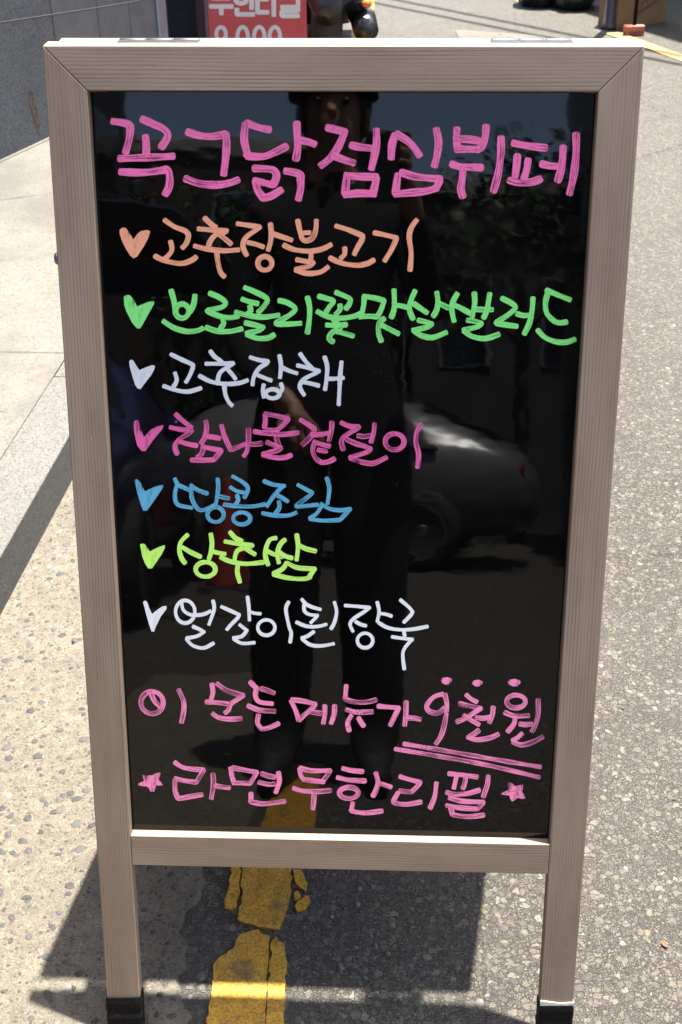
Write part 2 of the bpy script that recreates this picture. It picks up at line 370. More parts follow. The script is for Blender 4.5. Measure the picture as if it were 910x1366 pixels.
M['alu'] = simple('aluminium_frame', (0.30, 0.33, 0.38), 0.4, 0.6, 0.1, 10)
M['render_a'] = simple('grey_render', (0.055, 0.055, 0.058), 0.9, 0, 0.15, 2.5, 0.1)
M['render_b'] = simple('brown_brick_render', (0.05, 0.036, 0.03), 0.9, 0, 0.2, 3, 0.1)
M['render_c'] = simple('pale_render', (0.30, 0.285, 0.26), 0.9, 0, 0.12, 2, 0.1)
M['silver'] = simple('silver_car_paint', (0.15, 0.155, 0.16), 0.3, 0.3, 0.03, 3)
M['navy'] = simple('dark_blue_car_paint', (0.035, 0.03, 0.10), 0.2, 0.3, 0.05, 3)
M['cone'] = simple('red_cone_plastic', (0.25, 0.02, 0.012), 0.5, 0, 0.1, 6)
M['skin'] = simple('skin', (0.40, 0.22, 0.15), 0.5, 0, 0.08, 20)
M['cloth'] = simple('black_cotton', (0.010, 0.010, 0.012), 0.9, 0, 0.3, 60, 0.3)
M['trouser'] = simple('dark_trousers', (0.009, 0.009, 0.010), 0.9, 0, 0.3, 60, 0.3)
M['hair'] = simple('black_hair', (0.008, 0.007, 0.007), 0.45, 0, 0.3, 90, 0.3)
M['cable'] = simple('cable_black', (0.02, 0.02, 0.02), 0.6, 0, 0.1, 5)
M['agg_dark'] = mat_stone('concrete_aggregate', [(0, (0.0143, 0.0149, 0.0163, 1)), (0.3, (0.0292, 0.0299, 0.0312, 1)), (0.6, (0.0553, 0.0540, 0.0520, 1)), (0.8, (0.0780, 0.0650, 0.0488, 1)), (1, (0.1236, 0.1170, 0.1074, 1))], 0.7, 0.4, (0.0845, 0.0780, 0.0650, 1))
M['agg_light'] = mat_stone('asphalt_aggregate', [(0, (0.0235, 0.0230, 0.0205, 1)), (0.25, (0.0469, 0.0451, 0.0390, 1)), (0.5, (0.0729, 0.0681, 0.0571, 1)), (0.72, (0.0938, 0.0846, 0.0673, 1)), (0.86, (0.1093, 0.0846, 0.0537, 1)), (0.93, (0.0886, 0.0948, 0.0879, 1)), (1, (0.1771, 0.1664, 0.1465, 1))], 0.7, 0.55, (0.0598, 0.0547, 0.0449, 1))

# ================================================================== THE SETTING
def sheet(name, x0, x1, y0, y1, z, mat):
    return pyd(name, [(x0, y0, z), (x1, y0, z), (x1, y1, z), (x0, y1, z)], [(0, 1, 2, 3)], mat)
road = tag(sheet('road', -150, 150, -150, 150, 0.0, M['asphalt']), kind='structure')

# concrete gutter strip between kerb and yellow line, ragged towards the asphalt
def ragged(y): return -0.214 + 0.010*math.sin(y*23+1) + 0.007*math.sin(y*61) + 0.004*math.sin(y*171+2)
ys = [-2.8, -1.5, -0.8] + list(np.arange(-0.4, 1.8, 0.012)) + [2.2, 3, 5, 8, 12]
vs, fs = [], []
for y in ys:
    e = ragged(y) if -0.6 < y < 2 else -0.215
    vs += [(-0.72+0.05*max(-1, min(1.5, y-1)), y, 0.0055), (e-0.006, y, 0.0055), (e, y, -0.002)]
for i in range(len(ys)-1):
    a = i*3; fs += [(a, a+1, a+4, a+3), (a+1, a+2, a+5, a+4)]
gutter = tag(pyd('concrete_gutter', vs, fs, M['concrete']), kind='structure')

KH = 0.108; KA = -math.atan(0.0625)                       # kerb runs slightly askew to the board
pavement = tag(box('pavement', -6.0, -0.1203, -3.9, 11, -0.05, KH-0.0006, M['pave']), kind='structure')
pavement.location = (-0.665, 1.12, 0); pavement.rotation_euler = (0, 0, KA)
kb = bmesh.new(); add_box(kb, -0.120, 0.0, 0.003, 0.997, -0.05, KH, 0.0015, 1); kme = bpy.data.meshes.new('kerb_stone'); kb.to_mesh(kme); kb.free(); kme.materials.append(M['kerb'])
kj = on_ground(75, 503, KH)[1]-1.12
for k in range(-4, 10):
    o = link(bpy.data.objects.new('kerb_stone', kme)); o.parent = pavement; o.location = (rng.normal()*0.0012, kj+k, rng.normal()*0.001)

# stones showing in the worn surfaces (too many to count)
def stones(name, pts, sizes, flat, mat, parent, z0):
    V, F = [], []; base = 0
    for (x, y), s in zip(pts, sizes):
        n = int(rng.integers(5, 8)); a0 = rng.random()*6.28; asp = 0.55 + 0.45*rng.random(); th = rng.random()*3.14
        ang = a0 + (np.arange(n) + rng.random(n)*0.55)*2*math.pi/n; r = s*(0.8+0.35*rng.random(n))
        ex, ey = np.cos(ang)*r, np.sin(ang)*r*asp
        X, Y = ex*math.cos(th)-ey*math.sin(th), ex*math.sin(th)+ey*math.cos(th)
        h = flat*s*(0.5+0.8*rng.random()); tx, ty = rng.normal()*0.10, rng.normal()*0.10
        for i in range(n): V.append((x+X[i], y+Y[i], z0-0.001))
        for i in range(n):
            px, py = X[i]*0.74, Y[i]*0.74; V.append((x+px, y+py, z0+max(0.0002, 0.62*h+px*tx+py*ty)))
        V.append((x+rng.normal()*s*0.2, y+rng.normal()*s*0.2, z0+h))
        for i in range(n):
            j = (i+1) % n; F.append((base+i, base+j, base+n+j, base+n+i)); F.append((base+n+i, base+n+j, base+2*n))
        base += 2*n+1
    return tag(pyd(name, V, F, mat, parent, True), kind='stuff')
def scatter(n, x0, x1, y0, y1, keep, smin, smax, p=2.2, gap=0.9):
    pts, sz = [], []; grid = {}
    cell = smax*2
    for _ in range(n):
        x, y = x0+(x1-x0)*rng.random(), y0+(y1-y0)*rng.random()
        if not keep(x, y): continue
        s = smin+(smax-smin)*rng.random()**p; c = (int(x/cell), int(y/cell)); ok = True
        for i in (-1, 0, 1):
            for j in (-1, 0, 1):
                for (qx, qy, qs) in grid.get((c[0]+i, c[1]+j), ()):
                    if (qx-x)**2+(qy-y)**2 < ((qs+s)*gap)**2: ok = False; break
        if ok: grid.setdefault(c, []).append((x, y, s)); pts.append((x, y)); sz.append(s)
    return pts, sz
YL = lambda y: -0.135 + 0.008*y
pts, sz = scatter(13000, -0.72, -0.22, -0.15, 1.9, lambda x, y: -0.655+0.0625*(y-1.12) < x < ragged(y)-0.012, 0.0018, 0.0125, 3.2, 1.08)
p2, s2 = scatter(900, -0.72, -0.22, -0.15, 1.9, lambda x, y: -0.65+0.0625*(y-1.12) < x < ragged(y)-0.014, 0.006, 0.0125, 1.6, 1.1)
pts += p2; sz += s2
stones('exposed_aggregate', pts, sz, 0.18, M['agg_dark'], gutter, 0.0054)
pts, sz = scatter(42000, -0.20, 0.95, -0.15, 2.3, lambda x, y: x > -0.055 or x < -0.185, 0.0016, 0.0085, 2.3, 1.0)
stones('exposed_aggregate', pts, sz, 0.34, M['agg_light'], road, -0.0002)

# yellow line: thick paint, broken into plates near the board
marking = link(bpy.data.objects.new('lane_marking', None)); tag(marking, 'cracked yellow line painted along the road under the menu board', 'road marking')
def plate(pix, z1=0.0042, name='paint_plate'):
    P = [on_ground(240+x/4.136, 1140+y/4.136) for x, y in pix]
    q = []                                  # ragged outline
    for i in range(len(P)):
        a, b = P[i], P[(i+1) % len(P)]; n = max(1, int(np.linalg.norm(b-a)/0.006))
        for k in range(n):
            c = a+(b-a)*k/n; q.append((c[0]+rng.normal()*0.0010, c[1]+rng.normal()*0.0010))
    bm = bmesh.new(); top = [bm.verts.new((x, y, z1)) for x, y in q]; bot = [bm.verts.new((x+0.0008*np.sign(x-np.mean([p[0] for p in q])), y, -0.001)) for x, y in q]
    f = bm.faces.new(top); n = len(q)
    for i in range(n): bm.faces.new((top[i], bot[i], bot[(i+1) % n], top[(i+1) % n]))
    bmesh.ops.recalc_face_normals(bm, faces=bm.faces[:]); bmesh.ops.triangulate(bm, faces=[f])
    return from_bm(name, bm, M['paint'], marking)
for poly in (
    [(350,-40),(596,-40),(602,75),(612,130),(602,285),(572,345),(545,428),(510,423),(430,403),(318,370),(330,300),(352,225),(338,150),(345,75)],
    [(290,-40),(336,-40),(335,80),(332,180),(308,300),(285,312),(245,300),(255,240),(275,170),(285,90)],
    [(630,95),(668,90),(702,178),(696,212),(662,186),(632,150)],
    [(630,215),(655,206),(670,232),(650,256),(632,260)],
    [(690,234),(712,237),(712,270),(690,308),(650,320),(634,300),(652,266)],
    [(300,526),(312,478),(350,440),(420,428),(495,462),(488,600),(478,760),(462,1100),(130,1100),(150,935),(172,800),(190,620),(205,586)],
    [(532,462),(575,500),(590,580),(582,700),(574,935),(570,1100),(472,1100),(486,760),(499,600),(505,490)]):
    plate(poly)
def line_piece(x0, x1, y0, y1, name='paint_plate'):
    bm = bmesh.new(); n = max(2, int((y1-y0)/0.05)); L, Rr = [], []
    for i in range(n+1):
        y = y0+(y1-y0)*i/n; L.append((x0+0.008*y+rng.normal()*0.002, y)); Rr.append((x1+0.008*y+rng.normal()*0.002, y))
    vs = [bm.verts.new((x, y, 0.004)) for x, y in L] + [bm.verts.new((x, y, 0.004)) for x, y in Rr]
    for i in range(n): bm.faces.new((vs[i], vs[n+1+i], vs[n+2+i], vs[i+1]))
    r = bmesh.ops.extrude_face_region(bm, geom=bm.faces[:]); bmesh.ops.translate(bm, vec=(0, 0, -0.0045), verts=[v for v in r['geom'] if isinstance(v, bmesh.types.BMVert)])
    bmesh.ops.recalc_face_normals(bm, faces=bm.faces[:])
    return from_bm(name, bm, M['paint'], marking)
for (a, b) in ((0.35, 1.28), (1.30, 2.6), (2.62, 4.4), (4.43, 6.3), (6.33, 9.5), (-0.62, -0.10), (-1.45, -0.65)):
    line_piece(-0.185, -0.075, a, b)

# second yellow line, bending round on the far side
rv, rf = [], []
for rl in ([(2.05, 4.2), (1.53, 5.39), (1.40, 5.68), (1.27, 5.96)], [(0.93, 6.70), (0.88, 6.82), (0.40, 8.0), (0.1, 9.5)]):
    b0 = len(rv)
    for i, (x, y) in enumerate(rl):
        a = rl[max(i-1, 0)]; b = rl[min(i+1, len(rl)-1)]; t = np.array([b[0]-a[0], b[1]-a[1]]); t /= np.linalg.norm(t); nn = np.array([t[1], -t[0]])
        rv += [(x-nn[0]*0.042, y-nn[1]*0.042, 0.004), (x+nn[0]*0.042, y+nn[1]*0.042, 0.004)]
    for i in range(len(rl)-1): rf.append((b0+2*i, b0+2*i+1, b0+2*i+3, b0+2*i+2))
tag(pyd('lane_marking', rv, rf, M['paint_old']), 'faded broken yellow line running past the cardboard box and pole', 'road marking')
# paler concrete repair in the road
rp = [on_ground(*p) for p in ((607, 41), (760, 44), (800, 75), (620, 66))]
patch = tag(pyd('road_patch', [(0.43, 6.03, 0.004), (0.47, 5.2, 0.004), (1.05, 5.0, 0.004), (1.0, 5.85, 0.004)], [(0, 1, 2, 3)], M['pave']), kind='structure')

# ---- granite building on the left
W0 = on_ground(0, 213, KH)[:2]; D2 = on_ground(64, 183, KH)[:2]-W0; D2 /= np.linalg.norm(D2); N2 = np.array([D2[1], -D2[0]])
def wall_s(px, py=60):
    d = ray(px, py); t = ((W0-CAM[:2])@N2)/(d[:2]@N2); return ((CAM+d*t)[:2]-W0)@D2
def wpt(s, o, z): q = W0+D2*s+N2*o; return (q[0], q[1], z)
def wbox(name, s0, s1, o0, o1, z0, z1, mat, parent, bev=0.004):
    vs = [wpt(s, o, z) for z in (z0, z1) for s, o in ((s0, o0), (s1, o0), (s1, o1), (s0, o1))]
    bm = bmesh.new(); v = [bm.verts.new(p) for p in vs]
    for q in ((3,2,1,0),(4,5,6,7),(0,1,5,4),(1,2,6,5),(2,3,7,6),(3,0,4,7)): bm.faces.new([v[i] for i in q])
    bmesh.ops.recalc_face_normals(bm, faces=bm.faces[:])
    if bev: bmesh.ops.bevel(bm, geom=bm.edges[:], offset=bev, segments=1, affect='EDGES')
    return from_bm(name, bm, mat, parent)
bl = thing('stone_building', 'dark grey stone clad building with smooth panels and glass door beyond the pavement', 'building')
s75, s135, s177, s212, s224, s280 = [wall_s(x) for x in (75, 135, 177, 211, 223, 285)]
wbox('wall', -5.0, s212, -3.0, -0.03, -0.05, 6.5, M['render_a'], bl, 0)
edges = [-5.0, -3.6, -2.2, -0.9, s75, s135, s177, s212]
for i in range(len(edges)-1):
    for (z0, z1) in ((0.07, 1.35), (1.354, 2.6), (2.604, 3.9)):
        wbox('wall_panel', edges[i]+0.002, edges[i+1]-0.002, -0.03, -0.0005*(i % 2), z0, z1, M['wall'] if i < 4 else M['wall2'], bl, 0.002)
wbox('wall', -5.0, s212-0.002, -0.03, 0.0, 3.904, 6.48, M['render_a'], bl)
fr = wbox('door_frame', s212+0.002, s224, -0.06, 0.012, 0.10, 2.3, M['alu'], bl, 0.003)
wbox('glass_door', s224+0.002, s280, -0.045, -0.037, 0.13, 2.25, M['glass'], bl, 0)
wbox('door_frame', s280+0.002, s280+0.06, -0.06, 0.01, 0.10, 2.3, M['alu'], bl, 0.003)
wbox('lintel', s212+0.002, s280+0.06, -0.3, 0.0, 2.304, 6.48, M['render_a'], bl, 0)
wbox('rear_wall', s212+0.002, s280+1.6, -3.0, -0.5, -0.05, 6.4, M['darksteel'], bl, 0)
# rust run down the stone
rs = [on_y(x, y, 0) for x, y in ()]
sr = wall_s(44, 150)
st = []
zt, zb = 0.47, 0.20
d = ray(41, 120); tt = ((W0-CAM[:2])@N2)/(d[:2]@N2); zt = (CAM+d*tt)[2]; d = ray(50, 182); tt = ((W0-CAM[:2])@N2)/(d[:2]@N2); zb = (CAM+d*tt)[2]
prof = [(0, 0.006), (0.15, 0.015), (0.45, 0.018), (0.75, 0.013), (1, 0.004)]
vv, ff = [], []
for k, (t_, wd) in enumerate(prof):
    z = zt+(zb-zt)*t_; vv += [wpt(sr-wd+0.02*t_, 0.0012, z), wpt(sr+wd+0.02*t_, 0.0012, z)]
for k in range(len(prof)-1): ff.append((2*k, 2*k+1, 2*k+3, 2*k+2))
stain = pyd('rust_stain', vv, ff, M['rust'], bl)
# thin cable slung along the wall
def wall_pix(px, py, o=0.02):
    d = ray(px, py); t = ((W0+N2*o-CAM[:2])@N2)/(d[:2]@N2); return CAM+d*t
cab = tube('wall_cable', [wall_pix(x, y) for x, y in ((-120, 42), (-40, 36), (0, 30), (60, 21), (120, 12), (175, 3), (215, -6), (240, -12))], 0.0028, M['cable'], None, 6)
tag(cab, 'thin grey cable sagging across the stone wall', 'cable')

# ---- building on the far right with shutter, plus a canopy added for shade
br = thing('shutter_building', 'dark shop with roller shutter behind the cardboard box', 'building')
RA = np.array([1.35, 8.1]); RD = np.array([0.47, -0.88]); RD /= np.linalg.norm(RD); RN = np.array([-RD[1], RD[0]])*1.0   # points away from the road
if RN[0] < 0: RN = -RN
def rbox(name, s0, s1, o0, o1, z0, z1, mat, bev=0):
    vs = []
    for z in (z0, z1):
        for s, o in ((s0, o0), (s1, o0), (s1, o1), (s0, o1)):
            q = RA+RD*s+RN*o; vs.append((q[0], q[1], z))
    bm = bmesh.new(); v = [bm.verts.new(p) for p in vs]
    for q in ((3,2,1,0),(4,5,6,7),(0,1,5,4),(1,2,6,5),(2,3,7,6),(3,0,4,7)): bm.faces.new([v[i] for i in q])
    bmesh.ops.recalc_face_normals(bm, faces=bm.faces[:])
    return from_bm(name, bm, mat, br)
rbox('wall', -1.0, 5.0, 0.06, 4.0, -0.05, 4.6, M['render_a'])
for k in range(24): rbox('shutter_slat', 0.0, 3.2, 0.0+0.012*(k % 2), 0.055, 0.02+k*0.1, 0.116+k*0.1, M['darksteel'])
rbox('added_shade_canopy', -0.6, 4.6, -0.22, 0.055, 2.5, 2.58, M['darksteel'])  # unseen canopy, added to throw shade on the ground in front
rbox('threshold', -0.2, 4.8, -0.10, 0.055, -0.02, 0.018, M['render_a'])

# ---- overhead cables whose shadows cross the road
SH = SUN[:2]
def cable(name, g0, g1, h, label):
    a = np.array(g0); b = np.array(g1); d = b-a
    pts = []
    for t_ in np.linspace(-4.0, 4.5, 40):
        g = a+d*t_; hh = h + 0.035*(t_-0.2)**2
        pts.append((g[0]+SH[0]*hh, g[1]+SH[1]*hh, hh))
    return tag(tube(name, pts, 0.02, M['cable'], None, 6), label, 'cable', 'overhead cables')
cable('overhead_cable', (-0.01, 6.77), (0.80, 5.96), 5.2, 'black overhead cable casting a thin shadow over the road')
cable('overhead_cable', (0.08, 6.90), (0.84, 6.13), 5.6, 'black overhead cable casting a thin shadow over the road')

# ================================================================== THE MENU BOARD
board = thing('menu_board', 'wooden sandwich board with glossy black panel and handwritten menu standing on the road', 'menu board')
VT = 1.2139; HW = 0.30; ST = 0.0425; TH = 0.019; GAP = 0.018; DROP = 0.0042
YM = VT*SL + TH*CL + GAP/2                       # plane of symmetry between the two leaves
VB1, VB0, VIN = 0.3045, 0.2625, 1.1712
def leaf_map(rear):
    def f(u, v, wv):
        x, y, z = LF(u, v, wv)
        k = v/VT
        return (x*0.985+0.0015*k-0.012*(1-k), 2*YM-y, z-DROP*k) if rear else (x, y, z)
    return f
def rail(name, poly, grain, rear, parent, w0=-TH, w1=0.0, bev=0.0009, mat=None, warp=0.0006):
    f = leaf_map(rear); bm = bmesh.new(); uvl = bm.loops.layers.uv.new('UVMap')
    # subdivide the long sides so the arris can wander a little
    lv = lambda v, wv: v + (-wv*math.tan(LEAN) if v > VT-0.002 else 0.0)        # tops are cut level with the ground
    n = len(poly); a = [bm.verts.new((u, lv(v, w1), w1)) for u, v in poly]; b = [bm.verts.new((u, lv(v, w0), w0)) for u, v in poly]
    bm.faces.new(a); bm.faces.new(b[::-1])
    for i in range(n): bm.faces.new((a[i], b[i], b[(i+1) % n], a[(i+1) % n]))
    bmesh.ops.recalc_face_normals(bm, faces=bm.faces[:])
    if bev: bmesh.ops.bevel(bm, geom=bm.edges[:], offset=bev, segments=2, affect='EDGES', profile=0.5)
    for fc in bm.faces:
        nx = fc.normal; side = abs(nx.z) < 0.5
        for lp in fc.loops:
            c = lp.vert.co
            al, ac = (c.y, c.x) if grain == 'v' else (c.x, c.y)
            lp[uvl].uv = (al, ac + (c.z if side else 0.0)*1.0 + (0.3 if side else 0))
    for v in bm.verts: v.co = Vector(f(*v.co))
    if rear: bmesh.ops.recalc_face_normals(bm, faces=bm.faces[:])
    return from_bm(name, bm, mat or M['wood'], parent)
for rear in (False, True):
    for s in (-1, 1):
        o0 = s*HW; i0 = s*(HW-ST+0.0002)
        stile = rail('stile', [(o0, 0.004), (o0, VT-0.0003), (i0, VT-ST-0.0003), (i0, 0.004)], 'v', rear, board)
        # cloth tape wound round the foot
        tv = 0.064 if s < 0 else 0.0685
        lo, hi = sorted((o0, i0)); e = 0.0006
        bm = bmesh.new(); f = leaf_map(rear)
        levels = np.linspace(0.0, tv, 9); rings = []
        for k, v in enumerate(levels):
            b_ = e + 0.0007*rng.random() + (0.0006 if k % 3 == 1 else 0)
            tl = 0.002*rng.normal() if 0 < k < 8 else 0
            cs = [(lo-b_, b_), (lo-b_+0.004, b_+0.001), (hi+b_-0.004, b_+0.001), (hi+b_, b_), (hi+b_, -TH-b_), (lo-b_, -TH-b_)]
            rings.append([bm.verts.new(f(u, max(0, v+tl*(0.5 if q in (0, 1) else 1)+0.0015*(q in (2, 3))*(k == 8)), wv)) for q, (u, wv) in enumerate(cs)])
        for k in range(8):
            for q in range(6): bm.faces.new((rings[k][q], rings[k][(q+1) % 6], rings[k+1][(q+1) % 6], rings[k+1][q]))
        bm.faces.new(rings[0][::-1]); bm.faces.new(rings[-1]); bmesh.ops.recalc_face_normals(bm, faces=bm.faces[:])
        tp = from_bm('foot_tape', bm, M['tape'], stile); tp['label'] = 'black cloth tape round foot'
        if s > 0 and not rear:
            rail('label_strip', [(lo+0.0004, tv-0.004), (hi+0.001, tv-0.004), (hi+0.001, tv+0.006), (hi-0.018, tv+0.0045), (lo+0.0004, tv+0.0075)], 'u', False, stile, -TH-0.001, 0.0012, 0, M['cream'])
    rail('top_rail', [(-HW, VT), (HW, VT), (HW-ST, VT-ST), (-HW+ST, VT-ST)], 'u', rear, board)
    rail('bottom_rail', [(-HW+ST+0.0003, VB0), (HW-ST-0.0003, VB0), (HW-ST-0.0003, VB1), (-HW+ST+0.0003, VB1)], 'u', rear, board)
PW = -0.0130                                     # panel face sits back in its rebate
panel = rail('panel', [(-HW+ST+0.0004, VB1+0.0004), (HW-ST-0.0004, VB1+0.0004), (HW-ST-0.0004, VT-ST-0.0008), (-HW+ST+0.0004, VT-ST-0.0008)], 'u', False, board, PW-0.004, PW, 0.0, M['panel'])
panel['label'] = 'glossy black writing panel covered in coloured handwriting'
rail('panel', [(-HW+ST+0.0004, VB1+0.0004), (HW-ST-0.0004, VB1+0.0004), (HW-ST-0.0004, VT-ST-0.0008), (-HW+ST+0.0004, VT-ST-0.0008)], 'u', True, board, PW-0.004, PW, 0.0, M['panel'])
# two butt hinges let into the level top
ZT = VT*CL
for (px0, px1) in ((152, 262), (657, 768)):
    x0 = on_leaf(px0, 60)[0]; x1 = on_leaf(px1, 60)[0]
    hg = None; n = 3
    for k in range(n):
        a = x0+(x1-x0)*k/n+0.0006; b = x0+(x1-x0)*(k+1)/n-0.0006
        kn = lathe('knuckle', [(0.0001, a), (0.0030, a), (0.0034, a+0.0008), (0.0034, b-0.0008), (0.0030, b), (0.0001, b)], M['hinge'], None, 14, Matrix.Translation((0, YM, ZT-0.0018)) @ Matrix(((0, 0, 1, 0), (1, 0, 0, 0), (0, 1, 0, 0), (0, 0, 0, 1))))
        if hg is None: hg = kn; hg.name = 'hinge'; hg.parent = board
        else: kn.parent = hg
    for s_ in (-1, 1):
        y0, y1 = sorted((YM+s_*0.0036, YM+s_*0.0145)); zz = ZT if s_ < 0 else ZT-DROP; box('hinge_plate', x0, x1, y0, y1, zz-0.004, zz+0.0006, M['hinge'], hg, 0.0004)
# stay bracket on the left edge of the frame
p = on_leaf(79, 350); bm = bmesh.new()
lathe('stay_knob', [(0.0001, 0), (0.006, 0), (0.007, 0.002), (0.0055, 0.0045), (0.0001, 0.005)], M['steel'], board, 14, Matrix.Translation((-HW-0.0002, p[1]+0.011, p[2])) @ Matrix.Rotation(-math.pi/2, 4, 'Y'))

# ------------------------------------------------------------------ handwriting
def spline(P):
    P = [np.array(p, float) for p in P]
    if len(P) == 2: P = [P[0], (P[0]+P[1])/2, P[1]]
    out = []
    for i in range(len(P)-1):
        p0 = P[max(i-1, 0)]; p1 = P[i]; p2 = P[i+1]; p3 = P[min(i+2, len(P)-1)]
        n = max(2, int(np.linalg.norm(p2-p1)/2.2))
        for k in range(n):
            t = k/n; out.append(0.5*((2*p1)+(p2-p0)*t+(2*p0-5*p1+4*p2-p3)*t*t+(3*p1-p0-3*p2+p3)*t**3))
    out.append(P[-1]); return np.array(out)
class Ink:
    def __init__(s, mapf): s.V = []; s.F = []; s.U = []; s.k = 0; s.mapf = mapf
    def ribbon(s, path, wd, blunt=0.36, jit=0.08):
        P = spline(path) if len(path) < 30 else np.array(path)
        d = np.gradient(P, axis=0); L = np.linalg.norm(d, axis=1, keepdims=True)+1e-9; d /= L
        seg = np.concatenate([[0], np.cumsum(np.linalg.norm(np.diff(P, axis=0), axis=1))])
        # extend the ends into a blunt rounded nib mark
        c = wd*blunt; rows = []
        for f, wf in ((1.0, 0.45), (0.78, 0.78), (0.42, 0.95)): rows.append((P[0]-d[0]*c*f, d[0], wf, -c*f))
        ph = rng.random()*6
        for i in range(len(P)): rows.append((P[i], d[i], 1.0 + jit*math.sin(seg[i]*0.13+ph)+rng.normal()*0.015, seg[i]))
        for f, wf in ((0.42, 0.95), (0.78, 0.78), (1.0, 0.45)): rows.append((P[-1]+d[-1]*c*f, d[-1], wf, seg[-1]+c*f))
        b = len(s.V); tot = len(rows)
        for j, (p, t, wf, u) in enumerate(rows):
            n = np.array([-t[1], t[0]])*wd*0.5*wf
            hgt = 0.00012 + s.k*0.00005 + 0.00004*j/tot
            for sg, v in ((-1, 0.5-0.5*wf), (1, 0.5+0.5*wf)):
                q = p+n*sg; s.V.append(s.mapf(q[0], q[1], hgt)); s.U.append((u, v))
            if j: s.F.append((b+2*j-2, b+2*j-1, b+2*j+1, b+2*j))
        s.k = (s.k+1) % 16
    def fill(s, pts):
        P = np.array(pts, float); b = len(s.V); n = len(P); Q = []
        for i in range(n):
            p1, p2 = P[i], P[(i+1) % n]
            for t in (0, 0.25, 0.5, 0.75): Q.append(p1+(p2-p1)*t)
        Q = np.array(Q); c = P.mean(0)
        for q in Q: s.V.append(s.mapf(q[0], q[1], 0.00012+s.k*0.00005)); s.U.append(((q[1]-c[1])*1.2, 0.5+(q[0]-c[0])/45.0))
        s.F.append(tuple(range(b, b+len(Q)))); s.k = (s.k+1) % 16
    def build(s, name, mat, parent):
        me = bpy.data.meshes.new(name); me.from_pydata([tuple(map(float, v)) for v in s.V], [], s.F); uv = me.uv_layers.new(name='UVMap')
        for lp in me.loops: uv.data[lp.index].uv = s.U[lp.vertex_index]
        me.update()
        bm = bmesh.new(); bm.from_mesh(me); bmesh.ops.triangulate(bm, faces=[f for f in bm.faces if len(f.verts) > 4]); bm.to_mesh(me); bm.free()
        return from_me(name, me, mat, parent)
def panel_map(px, py, h):
    q = on_leaf(px, py, PW) + NF*h; return tuple(q)
def parse(g, ox, oy, sc):
    """one letter: strokes split by '|', ';' is a sharp turn, E = ring, F = filled outline"""
    res = []
    for st in g.split('|'):
        tok = st.split()
        if tok[0] == 'E':
            cx, cy, rx, ry = map(float, tok[1:5]); a = np.radians(np.linspace(-110, 262, 44))
            res.append(('L', [(ox+(cx-rx*math.cos(t)*-1)/sc, oy+(cy+ry*math.sin(t))/sc) for t in a]))
        elif tok[0] == 'F':
            n = list(map(float, tok[1:])); res.append(('F', [(ox+n[i]/sc, oy+n[i+1]/sc) for i in range(0, len(n), 2)]))
        else:
            prev = None
            for part in st.split(';'):
                n = list(map(float, part.split())); pp = [(ox+n[i]/sc, oy+n[i+1]/sc) for i in range(0, len(n), 2)]
                if prev is not None and np.hypot(pp[0][0]-prev[0], pp[0][1]-prev[1]) > 0.5: pp = [prev]+pp
                if len(pp) > 1: res.append(('L', pp))
                prev = pp[-1]
    return res
A=(140,140); B=(380,140); C=(540,140); Dd=(150,280); Ee=(330,280); Ff=(155,370); Gg=(340,370); Hh=(530,370)
I_=(165,460); J_=(300,460); K_=(170,540); L_=(330,540); M_=(170,620); N_=(280,620); O_=(180,700); P_=(180,790); Q_=(340,790)
R9=(175,890); S9=(330,890); T9=(490,890); U9=(175,1000); V9=(330,1000); W9=(480,1000)
